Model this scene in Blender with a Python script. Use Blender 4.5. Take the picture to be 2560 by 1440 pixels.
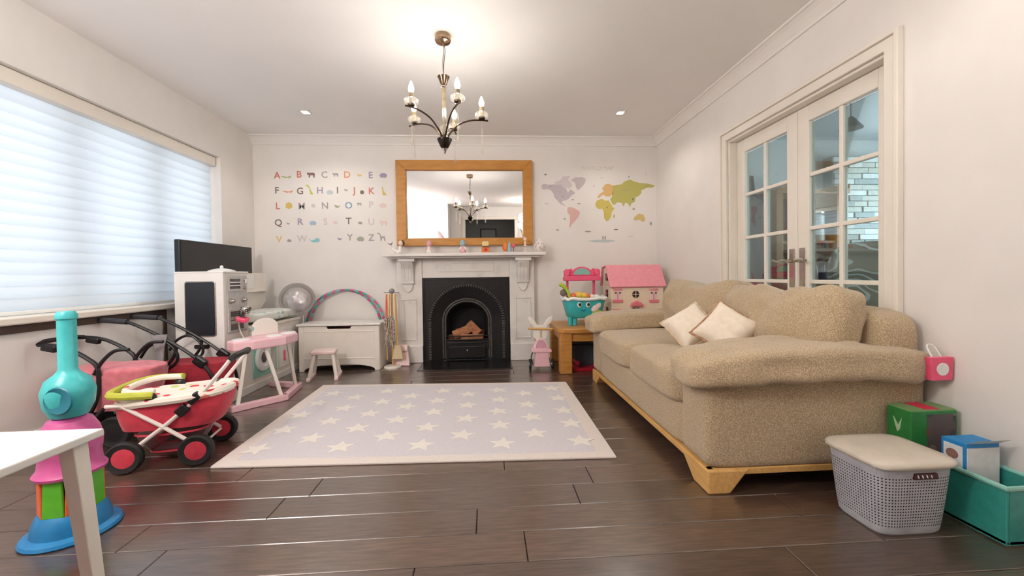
import bpy, math, random
from mathutils import Vector, Matrix, Euler, noise
random.seed(7)
for o in list(bpy.data.objects): bpy.data.objects.remove(o)
S = bpy.context.scene
COL = S.collection
R = math.radians

# ---------------------------------------------------------------- camera, world, lights, exposure
FPX, CAMH = 1000.0, 0.92
CAM_M = (Matrix.Translation((0, 0, CAMH)) @ Matrix.Rotation(-R(3.43), 4, 'Z')
         @ Matrix.Rotation(R(90 - .9), 4, 'X') @ Matrix.Rotation(-.0145, 4, 'Z'))
cd = bpy.data.cameras.new('camera'); cam = bpy.data.objects.new('camera', cd); COL.objects.link(cam)
cam.matrix_world = CAM_M
cd.sensor_width = 36; cd.lens = 36 * FPX / 2560; cd.shift_y = -16.3 / 2560; cd.clip_start = .02
S.camera = cam
S.view_settings.view_transform = 'Standard'; S.view_settings.look = 'None'
S.view_settings.gamma = 1; S.view_settings.use_curve_mapping = False
S.view_settings.exposure = 0.0

W = bpy.data.worlds.new('sky'); S.world = W; W.use_nodes = True
bg = W.node_tree.nodes['Background']; bg.inputs[0].default_value = (.75, .87, 1, 1); bg.inputs[1].default_value = 1.0

def light(name, typ, loc, energy, color, rot=(0, 0, 0), **k):
    l = bpy.data.lights.new(name, typ); l.energy = energy; l.color = color
    for a, b in k.items(): setattr(l, a, b)
    o = bpy.data.objects.new(name, l); COL.objects.link(o); o.location = loc; o.rotation_euler = rot
    return o
# daylight outside the left window, shining through the blind; cool fill behind the window added to the dining room
light('window_daylight', 'AREA', (-3.25, 2.35, 1.45), 27, (.84, .92, 1), (0, -R(90), 0), shape='RECTANGLE', size=1.6, size_y=3.4)
light('dining_fill', 'AREA', (5.75, 2.9, 1.5), 190, (.86, .94, 1), (0, R(90), 0), shape='RECTANGLE', size=1.3, size_y=2.0)
BULB_STRENGTH = 155
SPOT_ENERGY = 14
REAR_LAMP = 66

def ray(px, py):
    d = Vector(((px - 1280) / FPX, (720 - py) / FPX - 16.3 / FPX, -1)); return CAM_M.to_3x3() @ d
def at_floor(px, py, z=0):
    d = ray(px, py); t = (z - CAMH) / d.z; return Vector((0, 0, CAMH)) + d * t
def at_y(px, py, Y):
    d = ray(px, py); return Vector((0, 0, CAMH)) + d * (Y / d.y)
def at_x(px, py, X):
    d = ray(px, py); return Vector((0, 0, CAMH)) + d * (X / d.x)

# ---------------------------------------------------------------- materials
def lin(c):
    return tuple(((x / 255) / 12.92 if x / 255 <= .04045 else ((x / 255 + .055) / 1.055) ** 2.4) for x in c)
MATS = {}
def M(name, c, rough=.5, metal=0, c2=None, scale=30, stretch=(1, 1, 1), bump=0, bscale=None, emit=0, detail=4, coat=0, trans=0, sheen=0, lo=.35, hi=.65):
    """procedural Principled material: two close colours mixed by a noise, optional bump"""
    if name in MATS: return MATS[name]
    m = bpy.data.materials.new(name); m.use_nodes = True; nt = m.node_tree; N = nt.nodes; L = nt.links
    b = N['Principled BSDF']; b.inputs['Roughness'].default_value = rough; b.inputs['Metallic'].default_value = metal
    b.inputs['Coat Weight'].default_value = coat; b.inputs['Coat Roughness'].default_value = .22; b.inputs['Coat IOR'].default_value = 1.75; b.inputs['Transmission Weight'].default_value = trans
    b.inputs['Sheen Weight'].default_value = sheen
    a = lin(c); d = lin(c2) if c2 else tuple(x * .9 for x in a)
    tc = N.new('ShaderNodeTexCoord'); mp = N.new('ShaderNodeMapping'); mp.inputs['Scale'].default_value = stretch
    L.new(tc.outputs['Object'], mp.inputs['Vector'])
    nz = N.new('ShaderNodeTexNoise'); nz.inputs['Scale'].default_value = scale; nz.inputs['Detail'].default_value = detail
    L.new(mp.outputs[0], nz.inputs['Vector'])
    rp = N.new('ShaderNodeValToRGB'); rp.color_ramp.elements[0].position = lo; rp.color_ramp.elements[1].position = hi
    rp.color_ramp.elements[0].color = (*d, 1); rp.color_ramp.elements[1].color = (*a, 1)
    L.new(nz.outputs[0], rp.inputs[0]); L.new(rp.outputs[0], b.inputs['Base Color'])
    if bump:
        bp = N.new('ShaderNodeBump'); bp.inputs['Strength'].default_value = bump; bp.inputs['Distance'].default_value = .004
        n2 = nz
        if bscale:
            n2 = N.new('ShaderNodeTexNoise'); n2.inputs['Scale'].default_value = bscale; L.new(mp.outputs[0], n2.inputs['Vector'])
        L.new(n2.outputs[0], bp.inputs['Height']); L.new(bp.outputs[0], b.inputs['Normal'])
    if emit:
        L.new(rp.outputs[0], b.inputs['Emission Color']); b.inputs['Emission Strength'].default_value = emit
    MATS[name] = m; return m
def pane_mat(name, tint=(1, 1, 1), gloss=.10, rough=.02):
    m = bpy.data.materials.new(name); m.use_nodes = True; N = m.node_tree.nodes; L = m.node_tree.links
    N.remove(N['Principled BSDF']); out = N['Material Output']
    t = N.new('ShaderNodeBsdfTransparent'); t.inputs[0].default_value = (*tint, 1)
    g = N.new('ShaderNodeBsdfGlossy'); g.inputs['Roughness'].default_value = rough
    f = N.new('ShaderNodeFresnel'); f.inputs[0].default_value = 1.35
    mx = N.new('ShaderNodeMath'); mx.operation = 'MULTIPLY_ADD'; mx.inputs[1].default_value = min(1, gloss * 6); mx.inputs[2].default_value = gloss * .12
    L.new(f.outputs[0], mx.inputs[0])
    mi = N.new('ShaderNodeMixShader'); L.new(mx.outputs[0], mi.inputs[0]); L.new(t.outputs[0], mi.inputs[1]); L.new(g.outputs[0], mi.inputs[2])
    L.new(mi.outputs[0], out.inputs[0]); MATS[name] = m; return m
def blind_mat():
    m = bpy.data.materials.new('blind_fabric'); m.use_nodes = True; N = m.node_tree.nodes; L = m.node_tree.links
    N.remove(N['Principled BSDF']); out = N['Material Output']
    tc = N.new('ShaderNodeTexCoord'); nz = N.new('ShaderNodeTexNoise'); nz.inputs['Scale'].default_value = 60
    mp = N.new('ShaderNodeMapping'); mp.inputs['Scale'].default_value = (1, .05, 1); L.new(tc.outputs['Object'], mp.inputs[0]); L.new(mp.outputs[0], nz.inputs['Vector'])
    rp = N.new('ShaderNodeValToRGB'); rp.color_ramp.elements[0].color = (.78, .83, .88, 1); rp.color_ramp.elements[1].color = (.86, .89, .92, 1); L.new(nz.outputs[0], rp.inputs[0])
    d = N.new('ShaderNodeBsdfDiffuse'); t = N.new('ShaderNodeBsdfTranslucent'); L.new(rp.outputs[0], d.inputs[0]); L.new(rp.outputs[0], t.inputs[0])
    mi = N.new('ShaderNodeMixShader'); mi.inputs[0].default_value = .55; L.new(d.outputs[0], mi.inputs[1]); L.new(t.outputs[0], mi.inputs[2])
    L.new(mi.outputs[0], out.inputs[0]); MATS['blind'] = m; return m
def floor_mat():
    m = M('floor_plank_wood', (92, 70, 58), .3, c2=(68, 52, 43), scale=9, stretch=(1, 10, 1), detail=6, coat=1)
    N = m.node_tree.nodes; L = m.node_tree.links; b = N['Principled BSDF']
    oi = N.new('ShaderNodeObjectInfo'); hs = N.new('ShaderNodeHueSaturation'); mr = N.new('ShaderNodeMapRange')
    mr.inputs['To Min'].default_value = .8; mr.inputs['To Max'].default_value = 1.2
    L.new(oi.outputs['Random'], mr.inputs[0]); L.new(mr.outputs[0], hs.inputs['Value'])
    src = b.inputs['Base Color'].links[0].from_socket; L.new(src, hs.inputs['Color']); L.new(hs.outputs[0], b.inputs['Base Color'])
    n2 = N.new('ShaderNodeTexNoise'); n2.inputs['Scale'].default_value = 3; tc = N.new('ShaderNodeTexCoord'); L.new(tc.outputs['Object'], n2.inputs['Vector'])
    r2 = N.new('ShaderNodeMapRange'); r2.inputs['To Min'].default_value = .30; r2.inputs['To Max'].default_value = .36
    L.new(n2.outputs[0], r2.inputs[0]); L.new(r2.outputs[0], b.inputs['Roughness']); return m
def weave_mat(name, c, c2, c3, sc=1.0):
    """chunky two-tone woven upholstery"""
    m = bpy.data.materials.new(name); m.use_nodes = True; N = m.node_tree.nodes; L = m.node_tree.links; b = N['Principled BSDF']
    b.inputs['Roughness'].default_value = .9; b.inputs['Sheen Weight'].default_value = .25
    tc = N.new('ShaderNodeTexCoord')
    v = N.new('ShaderNodeTexVoronoi'); v.inputs['Scale'].default_value = 210 * sc
    mp = N.new('ShaderNodeMapping'); mp.inputs['Rotation'].default_value = (R(45), R(45), R(45)); mp.inputs['Scale'].default_value = (1, 1.8, 1)
    L.new(tc.outputs['Object'], mp.inputs[0]); L.new(mp.outputs[0], v.inputs['Vector'])
    nz = N.new('ShaderNodeTexNoise'); nz.inputs['Scale'].default_value = 5; nz.inputs['Detail'].default_value = 3; L.new(tc.outputs['Object'], nz.inputs['Vector'])
    rp = N.new('ShaderNodeValToRGB'); e = rp.color_ramp.elements; e[0].position = .15; e[0].color = (*lin(c2), 1); e[1].position = .75; e[1].color = (*lin(c), 1)
    L.new(v.outputs['Distance'], rp.inputs[0])
    mx = N.new('ShaderNodeMixRGB'); mx.inputs[2].default_value = (*lin(c3), 1); L.new(rp.outputs[0], mx.inputs[1])
    mr = N.new('ShaderNodeMapRange'); mr.inputs['To Max'].default_value = .35; L.new(nz.outputs[0], mr.inputs[0]); L.new(mr.outputs[0], mx.inputs[0])
    L.new(mx.outputs[0], b.inputs['Base Color'])
    bp = N.new('ShaderNodeBump'); bp.inputs['Strength'].default_value = .5; bp.inputs['Distance'].default_value = .003
    L.new(v.outputs['Distance'], bp.inputs['Height']); L.new(bp.outputs[0], b.inputs['Normal']); MATS[name] = m; return m
def print_mat(name, base, spots, scale=14, thr=.32, rough=.7):
    """cloth with scattered printed blobs in several colours"""
    m = bpy.data.materials.new(name); m.use_nodes = True; N = m.node_tree.nodes; L = m.node_tree.links; b = N['Principled BSDF']
    b.inputs['Roughness'].default_value = rough
    tc = N.new('ShaderNodeTexCoord'); v = N.new('ShaderNodeTexVoronoi'); v.inputs['Scale'].default_value = scale; L.new(tc.outputs['Object'], v.inputs['Vector'])
    cr = N.new('ShaderNodeValToRGB'); cr.color_ramp.interpolation = 'CONSTANT'; e = cr.color_ramp.elements
    e[0].color = (*lin(spots[0]), 1); e[1].position = 1 / len(spots); e[1].color = (*lin(spots[1 % len(spots)]), 1)
    for i, s in enumerate(spots[2:]):
        q = e.new((i + 2) / len(spots)); q.color = (*lin(s), 1)
    sp = N.new('ShaderNodeSeparateColor'); L.new(v.outputs['Color'], sp.inputs[0]); L.new(sp.outputs[0], cr.inputs[0])
    lt = N.new('ShaderNodeMath'); lt.operation = 'LESS_THAN'; lt.inputs[1].default_value = thr; L.new(v.outputs['Distance'], lt.inputs[0])
    mx = N.new('ShaderNodeMixRGB'); mx.inputs[1].default_value = (*lin(base), 1); L.new(cr.outputs[0], mx.inputs[2]); L.new(lt.outputs[0], mx.inputs[0])
    L.new(mx.outputs[0], b.inputs['Base Color']); MATS[name] = m; return m
def stripe_mat(name, cols, scale, coord='UV'):
    m = bpy.data.materials.new(name); m.use_nodes = True; N = m.node_tree.nodes; L = m.node_tree.links; b = N['Principled BSDF']
    b.inputs['Roughness'].default_value = .3
    tc = N.new('ShaderNodeTexCoord'); sx = N.new('ShaderNodeSeparateXYZ'); L.new(tc.outputs['Object'], sx.inputs[0])
    at = N.new('ShaderNodeMath'); at.operation = 'ARCTAN2'; L.new(sx.outputs['Z'], at.inputs[0]); L.new(sx.outputs['X'], at.inputs[1])
    mu = N.new('ShaderNodeMath'); mu.operation = 'MULTIPLY'; mu.inputs[1].default_value = scale; L.new(at.outputs[0], mu.inputs[0])
    ad = N.new('ShaderNodeMath'); ad.operation = 'ADD'; ad.inputs[1].default_value = 100; L.new(mu.outputs[0], ad.inputs[0])
    fr = N.new('ShaderNodeMath'); fr.operation = 'FRACT'; L.new(ad.outputs[0], fr.inputs[0])
    cr = N.new('ShaderNodeValToRGB'); cr.color_ramp.interpolation = 'CONSTANT'; e = cr.color_ramp.elements
    e[0].color = (*lin(cols[0]), 1); e[1].position = 1 / len(cols); e[1].color = (*lin(cols[1]), 1)
    for i, s in enumerate(cols[2:]):
        q = e.new((i + 2) / len(cols)); q.color = (*lin(s), 1)
    L.new(fr.outputs[0], cr.inputs[0]); L.new(cr.outputs[0], b.inputs['Base Color']); MATS[name] = m; return m
def scroll_mat(name, base, line):
    """pale floral scrollwork on upholstery"""
    m = bpy.data.materials.new(name); m.use_nodes = True; N = m.node_tree.nodes; L = m.node_tree.links; b = N['Principled BSDF']; b.inputs['Roughness'].default_value = .85
    tc = N.new('ShaderNodeTexCoord'); nz = N.new('ShaderNodeTexNoise'); nz.inputs['Scale'].default_value = 4; nz.inputs['Detail'].default_value = 1; L.new(tc.outputs['Object'], nz.inputs['Vector'])
    mx0 = N.new('ShaderNodeMixRGB'); mx0.inputs[0].default_value = .35; L.new(tc.outputs['Object'], mx0.inputs[1]); L.new(nz.outputs['Color'], mx0.inputs[2])
    w = N.new('ShaderNodeTexWave'); w.wave_type = 'RINGS'; w.inputs['Scale'].default_value = 5.5; w.inputs['Distortion'].default_value = 5; w.inputs['Detail'].default_value = 1; L.new(mx0.outputs[0], w.inputs['Vector'])
    cr = N.new('ShaderNodeValToRGB'); e = cr.color_ramp.elements; e[0].position = .80; e[0].color = (*lin(base), 1); e[1].position = .86; e[1].color = (*lin(line), 1)
    L.new(w.outputs[1], cr.inputs[0]); L.new(cr.outputs[0], b.inputs['Base Color']); MATS[name] = m; return m

def frost_mat(name, c=(.96, .94, .90)):
    m = bpy.data.materials.new(name); m.use_nodes = True; N = m.node_tree.nodes; L = m.node_tree.links
    N.remove(N['Principled BSDF']); out = N['Material Output']
    t = N.new('ShaderNodeBsdfTransparent'); t.inputs[0].default_value = (*c, 1); d = N.new('ShaderNodeBsdfTranslucent'); d.inputs[0].default_value = (*c, 1)
    g = N.new('ShaderNodeBsdfGlossy'); g.inputs['Roughness'].default_value = .1
    lw = N.new('ShaderNodeLayerWeight'); lw.inputs[0].default_value = .35
    a = N.new('ShaderNodeMixShader'); a.inputs[0].default_value = .12; L.new(t.outputs[0], a.inputs[1]); L.new(d.outputs[0], a.inputs[2])
    b = N.new('ShaderNodeMixShader'); mu = N.new('ShaderNodeMath'); mu.operation = 'MULTIPLY'; mu.inputs[1].default_value = .5; L.new(lw.outputs['Facing'], mu.inputs[0]); L.new(mu.outputs[0], b.inputs[0])
    L.new(a.outputs[0], b.inputs[1]); L.new(g.outputs[0], b.inputs[2]); L.new(b.outputs[0], out.inputs[0]); MATS[name] = m; return m
WALL = M('wall_paint', (236, 231, 226), .75, c2=(232, 227, 222), scale=4, bump=.06, bscale=180)
CEIL = M('ceiling_paint', (246, 244, 241), .85, c2=(244, 242, 239), scale=3)
GLOSSW = M('white_gloss_paint', (238, 230, 219), .35, c2=(234, 226, 214), scale=6)
PLANK = floor_mat()
DARKSUB = M('dark_subfloor', (26, 20, 18), .8)
OAK = M('oak_wood', (196, 138, 70), .4, c2=(176, 118, 54), scale=7, stretch=(1, 1, 9), detail=6)
OAKX = M('oak_wood_lengthwise', (202, 146, 76), .4, c2=(182, 124, 58), scale=7, stretch=(1, 9, 9), detail=6)
OAKMIR = M('mirror_oak', (198, 138, 58), .45, c2=(182, 122, 46), scale=6, stretch=(1, 4, 4), detail=5)
BEECH = M('beech_wood', (222, 178, 112), .4, c2=(208, 160, 94), scale=8, stretch=(8, 1, 8), detail=5)
MARBLE = M('white_marble', (230, 225, 219), .3, c2=(212, 206, 201), scale=5, detail=8, lo=.3, hi=.5)
IRON = M('cast_iron', (34, 31, 30), .42, metal=.35, c2=(24, 22, 22), scale=40, bump=.1)
SOOT = M('sooty_iron', (20, 18, 17), .8, c2=(12, 11, 11), scale=20)
STONE = M('black_hearth_stone', (26, 23, 22), .22, c2=(18, 16, 16), scale=15)
LOG = M('split_log', (196, 138, 98), .8, c2=(150, 92, 62), scale=18, stretch=(1, 5, 5), bump=.3)
BLIND = blind_mat()
GLASS = pane_mat('window_glass'); DGLASS = pane_mat('door_glass', (.86, .95, .95), .12)
CRYSTAL = frost_mat('chandelier_crystal')
MIRROR = M('mirror_silver', (240, 240, 240), .015, metal=1, c2=(240, 240, 240))
BRONZE = M('antique_bronze', (96, 78, 62), .28, metal=.9, c2=(70, 56, 44), scale=20)
BLACKP = M('black_plastic', (22, 22, 24), .4, c2=(18, 18, 20))
BLACKR = M('black_rubber', (26, 26, 26), .65, c2=(20, 20, 20))
SCREEN = M('glossy_black_screen', (9, 10, 12), .12, c2=(8, 9, 11))
CHROME = M('polished_chrome', (205, 200, 195), .14, metal=1, c2=(200, 195, 190))
STEEL = M('brushed_steel', (190, 182, 172), .32, metal=.9, c2=(170, 162, 152), scale=50)
WHITEP = M('white_painted_wood', (238, 234, 229), .4, c2=(233, 229, 224), scale=10)
WHITEC = M('cream_white_paint', (240, 233, 224), .42, c2=(236, 228, 218), scale=10)
SOFA = weave_mat('sofa_weave', (204, 183, 150), (134, 110, 84), (194, 172, 140))
PINK = M('pale_pink_paint', (240, 196, 204), .4, c2=(236, 188, 197))
PINKW = M('blush_paint', (244, 218, 214), .4, c2=(240, 211, 207))
HOTPINK = M('hot_pink_plastic', (236, 92, 128), .3, c2=(230, 84, 120))
RASP = M('raspberry_fabric', (206, 52, 74), .75, c2=(190, 44, 64), scale=40, sheen=.2)
ROSE = M('dusty_rose_fabric', (214, 124, 134), .8, c2=(198, 108, 120), scale=30, sheen=.2)
DKRED = M('dark_red_fabric', (170, 42, 58), .8, c2=(150, 36, 50), scale=30)
TEAL = M('teal_plastic', (74, 190, 192), .32, c2=(66, 180, 184))
AQUA = M('turquoise_plastic', (60, 184, 186), .35, c2=(54, 174, 178))
MINT = M('mint_paint', (150, 206, 192), .45, c2=(142, 198, 184))
LIME = M('lime_plastic', (176, 206, 60), .4, c2=(166, 196, 52))
GREEN = M('green_plastic', (96, 190, 50), .4, c2=(88, 180, 44))
ORANGE = M('orange_plastic', (238, 116, 70), .4, c2=(230, 106, 62))
BLUE = M('blue_plastic', (34, 128, 186), .35, c2=(30, 118, 176))
MAGENTA = M('orchid_plastic', (206, 96, 156), .35, c2=(198, 88, 148))
YELLOW = M('yellow_plastic', (238, 196, 84), .4, c2=(230, 186, 72))
GREYF = M('grey_fabric', (150, 146, 148), .8, c2=(136, 132, 134), scale=40)
BLACK = M('black_ink', (30, 26, 26), .6, c2=(26, 22, 22))
WHITE = M('white_plastic', (240, 240, 238), .35, c2=(236, 236, 234))
CREAM = M('cream_fabric', (240, 228, 210), .85, c2=(232, 218, 198), scale=30, sheen=.2, bump=.15)
RUG = M('rug_pile', (212, 207, 212), .95, c2=(203, 198, 204), scale=160, bump=.5, sheen=.2)
RUGEDGE = M('rug_border_pile', (226, 216, 210), .95, c2=(218, 208, 202), scale=160, bump=.5)
RUGSTAR = M('rug_star_pile', (236, 231, 224), .95, c2=(229, 223, 216), scale=160, bump=.5)
BASKET = M('grey_basket_plastic', (184, 186, 192), .45, c2=(176, 178, 184), scale=20)
LIDM = M('stone_grey_lid', (214, 204, 190), .45, c2=(206, 196, 182), scale=20)
DARKHOLE = M('dark_gap', (34, 28, 28), .8)

# ---------------------------------------------------------------- mesh building
class MB:
    def __init__(s): s.v = []; s.f = []; s.m = []
    def add(s, vs, fs, mi=0):
        k = len(s.v); s.v += [Vector(v) for v in vs]; s.f += [[i + k for i in f] for f in fs]; s.m += [mi] * len(fs); return s
    def box(s, x0, x1, y0, y1, z0, z1, mi=0, T=None):
        vs = [(x, y, z) for z in (z0, z1) for y in (y0, y1) for x in (x0, x1)]
        if T is not None: vs = [T @ Vector(v) for v in vs]
        return s.add(vs, [(0, 2, 3, 1), (4, 5, 7, 6), (0, 1, 5, 4), (1, 3, 7, 5), (3, 2, 6, 7), (2, 0, 4, 6)], mi)
    def cbox(s, c, d, rot=(0, 0, 0), mi=0):
        T = Matrix.Translation(c) @ Euler(rot).to_matrix().to_4x4()
        return s.box(-d[0] / 2, d[0] / 2, -d[1] / 2, d[1] / 2, -d[2] / 2, d[2] / 2, mi, T)
    def prism(s, pts, a0, a1, axis='y', T=None, mi=0):
        """outline (u,v) extruded along an axis: x->(y,z), y->(x,z), z->(x,y)"""
        n = len(pts)
        def P(u, v, a): return {'x': (a, u, v), 'y': (u, a, v), 'z': (u, v, a)}[axis]
        vs = [P(u, v, a0) for u, v in pts] + [P(u, v, a1) for u, v in pts]
        if T is not None: vs = [T @ Vector(v) for v in vs]
        fs = [list(range(n)), list(range(2 * n - 1, n - 1, -1))] + [(i, i + n, (i + 1) % n + n, (i + 1) % n) for i in range(n)]
        return s.add(vs, fs, mi)
    def tube(s, path, r, n=8, closed=False, caps=True, mi=0):
        P = [Vector(p) for p in path]; k = len(P); rs = r if isinstance(r, (list, tuple)) else [r] * k
        vs = []; up = None
        for i in range(k):
            if closed: t = P[(i + 1) % k] - P[i - 1]
            else: t = P[min(i + 1, k - 1)] - P[max(i - 1, 0)]
            t.normalize()
            if up is None:
                up = Vector((0, 0, 1)) if abs(t.z) < .9 else Vector((1, 0, 0))
            a = (up - t * up.dot(t)).normalized(); up = a; b = t.cross(a)
            for j in range(n):
                th = 2 * math.pi * j / n; vs.append(P[i] + (a * math.cos(th) + b * math.sin(th)) * rs[i])
        fs = []
        for i in range(k if closed else k - 1):
            i2 = (i + 1) % k
            for j in range(n): fs.append((i * n + j, i * n + (j + 1) % n, i2 * n + (j + 1) % n, i2 * n + j))
        if caps and not closed: fs += [list(range(n - 1, -1, -1)), list(range((k - 1) * n, k * n))]
        return s.add(vs, fs, mi)
    def lathe(s, prof, c=(0, 0, 0), n=24, T=None, mi=0, sx=1, sy=1):
        vs = []; fs = []; k = len(prof)
        for r, z in prof:
            for j in range(n):
                th = 2 * math.pi * j / n; v = Vector((r * sx * math.cos(th), r * sy * math.sin(th), z))
                vs.append((T @ v if T is not None else v) + Vector(c))
        for i in range(k - 1):
            for j in range(n): fs.append((i * n + j, i * n + (j + 1) % n, (i + 1) * n + (j + 1) % n, (i + 1) * n + j))
        fs += [list(range(n - 1, -1, -1)), list(range((k - 1) * n, k * n))]
        return s.add(vs, fs, mi)
    def ball(s, c, r, n=16, m=10, sc=(1, 1, 1), mi=0):
        prof = [(max(r * math.sin(math.pi * i / m), r * .01), -r * math.cos(math.pi * i / m)) for i in range(m + 1)]
        T = Matrix.Diagonal((*sc, 1)); return s.lathe(prof, c, n, T, mi)
    def soft(s, c, d, e=5, n=8, wr=0, ws=6, seed=0, fn=None, rot=(0, 0, 0), mi=0):
        """rounded cushion block: superquadric box of full size d, wrinkled by noise"""
        T = Matrix.Translation(c) @ Euler(rot).to_matrix().to_4x4(); idx = {}; vs = []; fs = []
        def vert(p):
            key = tuple(round(x, 5) for x in p)
            if key in idx: return idx[key]
            q = Vector(p); L = sum(abs(x) ** e for x in q) ** (1 / e); q = q / L
            v = Vector((q.x * d[0] / 2, q.y * d[1] / 2, q.z * d[2] / 2))
            if fn: v = Vector(fn(v))
            if wr:
                w = noise.noise(v * ws + Vector((seed, seed * 1.7, 0))) + .5 * noise.noise(v * ws * 2.3 + Vector((0, seed, 3)))
                v += q.normalized() * wr * w
            idx[key] = len(vs); vs.append(T @ v); return idx[key]
        g = [-1 + 2 * i / n for i in range(n + 1)]
        for ax in range(3):
            for sg in (-1, 1):
                for i in range(n):
                    for j in range(n):
                        qs = []
                        for (a, b) in ((i, j), (i + 1, j), (i + 1, j + 1), (i, j + 1)):
                            p = [0, 0, 0]; p[ax] = sg; p[(ax + 1) % 3] = g[a]; p[(ax + 2) % 3] = g[b]; qs.append(vert(p))
                        fs.append(qs if sg > 0 else qs[::-1])
        return s.add(vs, fs, mi)
    def build(s, name, mat, parent=None, bev=0, smooth=False, sub=0, local=False, seg=2, angle=35, kind=None, label=None):
        me = bpy.data.meshes.new(name)
        if parent is not None and not local:
            top = parent; Mx = Matrix.Identity(4)
            while top is not None: Mx = top.matrix_basis @ Mx; top = top.parent
            Mi = Mx.inverted(); vs = [Mi @ v for v in s.v]
        else: vs = s.v
        me.from_pydata([tuple(v) for v in vs], [], s.f)
        for mm in (mat if isinstance(mat, (list, tuple)) else [mat]): me.materials.append(mm)
        for p, mi in zip(me.polygons, s.m): p.material_index = mi
        me.update()
        o = bpy.data.objects.new(name, me); COL.objects.link(o)
        if parent is not None: o.parent = parent
        if smooth:
            for p in me.polygons: p.use_smooth = True
            me.set_sharp_from_angle(angle=R(angle))
        if bev:
            b = o.modifiers.new('bevel', 'BEVEL'); b.width = bev; b.segments = seg; b.limit_method = 'ANGLE'; b.angle_limit = R(40)
        if sub:
            b = o.modifiers.new('subsurf', 'SUBSURF'); b.levels = sub; b.render_levels = sub
        if kind: o['kind'] = kind
        if label: o['label'] = label
        return o
def tag(o, label, cat, group=None):
    o['label'] = label; o['category'] = cat
    if group: o['group'] = group
    return o
def thing(name, label, cat, loc=(0, 0, 0), rz=0, group=None):
    o = bpy.data.objects.new(name, None); COL.objects.link(o); o.location = loc; o.rotation_euler = (0, 0, rz)
    o.empty_display_size = .05; return tag(o, label, cat, group)
def struct(name, mb, mat, bev=0, label=None, parent=None, **k):
    o = mb.build(name, mat, parent, bev, **k); o['kind'] = 'structure'
    if label: o['label'] = label
    return o
def arch(hw, spring, top, n=20, bottom=0.0):
    """points of an arch from right foot over the top to the left foot"""
    pts = [(hw, bottom)]
    for i in range(n + 1):
        a = math.pi * i / n; pts.append((hw * math.cos(a), spring + (top - spring) * math.sin(a)))
    return pts + [(-hw, bottom)]
def bez(p0, p1, p2, n=10):
    p0, p1, p2 = Vector(p0), Vector(p1), Vector(p2)
    return [p0 * (1 - t) ** 2 + p1 * 2 * t * (1 - t) + p2 * t * t for t in [i / n for i in range(n + 1)]]
def spline(pts, n=6):
    P = [Vector(p) for p in pts]; out = []
    for i in range(len(P) - 1):
        a = P[max(i - 1, 0)]; b = P[i]; c = P[i + 1]; d = P[min(i + 2, len(P) - 1)]
        for k in range(n):
            t = k / n; out.append(.5 * ((2 * b) + (c - a) * t + (2 * a - 5 * b + 4 * c - d) * t * t + (3 * b - a - 3 * c + d) * t ** 3))
    return out + [P[-1]]

# ---------------------------------------------------------------- room shell
XL, XR, YB, YR, HC = -2.46, 1.90, 4.40, -0.90, 2.42
# floor: subfloor slab with planks on it
fl = struct('floor', MB().box(XL - .3, XR + .15, YR - 1.9, YB + .05, -.12, -.014), DARKSUB, label='dark brown wooden plank floor')
joints = {1: -.245, 2: .115, 3: -.056, 4: -.862, 5: -.769}
PW = .152
def plank(x0, x1, y0, y1):
    g = .0012; c = .0022
    x0 += g; x1 -= g; y0 += g; y1 -= g
    vs = [(x, y, -.014) for x, y in ((x0, y0), (x1, y0), (x1, y1), (x0, y1))] + [(x, y, -c) for x, y in ((x0, y0), (x1, y0), (x1, y1), (x0, y1))] + \
         [(x, y, 0) for x, y in ((x0 + c, y0 + c), (x1 - c, y0 + c), (x1 - c, y1 - c), (x0 + c, y1 - c))]
    fs = [(8, 9, 10, 11)] + [(i, (i + 1) % 4, (i + 1) % 4 + 4, i + 4) for i in range(4)] + [(i + 4, (i + 1) % 4 + 4, (i + 1) % 4 + 8, i + 8) for i in range(4)]
    MB().add(vs, fs).build('plank', PLANK, fl)
row = 1; y1 = 1.268
rows = []
y = 1.268
while y < YB: rows.append((y, min(y + PW, YB), len(rows) + 2)); y += PW
y = 1.268; k = 1
while y > YR: rows.append((max(y - PW, YR), y, k)); y -= PW; k -= 1
for y0, y1, k in rows:
    j = joints.get(k, random.uniform(-.9, .9)); x = j
    while x > XL: x -= 1.22
    while x < XR:
        a, b = max(x, XL), min(x + 1.22, XR)
        if b - a > .01: plank(a, b, y0, y1)
        x += 1.22
struct('hall_floor', MB().box(-1.2, 1.3, -2.75, YR, -.014, 0), M('hall_boards', (70, 54, 46), .35, c2=(56, 43, 36), scale=9, stretch=(1, 9, 1)), label='dark floor of the hall behind')
struct('ceiling', MB().box(XL - .35, XR + .12, YR - 2.0, YB + .15, HC, HC + .1), CEIL, label='smooth white ceiling')

# back wall with the hole for the firebox
FX, FW = -.235, .467
wb = MB().box(XL - .35, FX - .34, YB, YB + .15, 0, HC).box(FX + .34, XR + .12, YB, YB + .15, 0, HC).box(FX - .34, FX + .34, YB, YB + .15, .72, HC)
struct('wall_back', wb, WALL, label='plain warm white chimney wall')
# left wall with the window opening
WY0, WY1, WZ0, WZ1 = .55, 3.88, .74, 2.05
wl = MB().box(XL - .3, XL, YR - .12, WY0, 0, HC).box(XL - .3, XL, WY1, YB, 0, HC).box(XL - .3, XL, WY0, WY1, 0, WZ0 - .04).box(XL - .3, XL, WY0, WY1, WZ1, HC)
struct('wall_left', wl, WALL, label='plain white wall around the wide window')
# right wall with the french door opening
DY0, DY1, DZ = 1.79, 3.06, 1.955
wr = MB().box(XR, XR + .12, YR - .12, DY0, 0, HC).box(XR, XR + .12, DY1, YB, 0, HC).box(XR, XR + .12, DY0, DY1, DZ, HC)
struct('wall_right', wr, WALL, label='plain white wall around the french doors')
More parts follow.
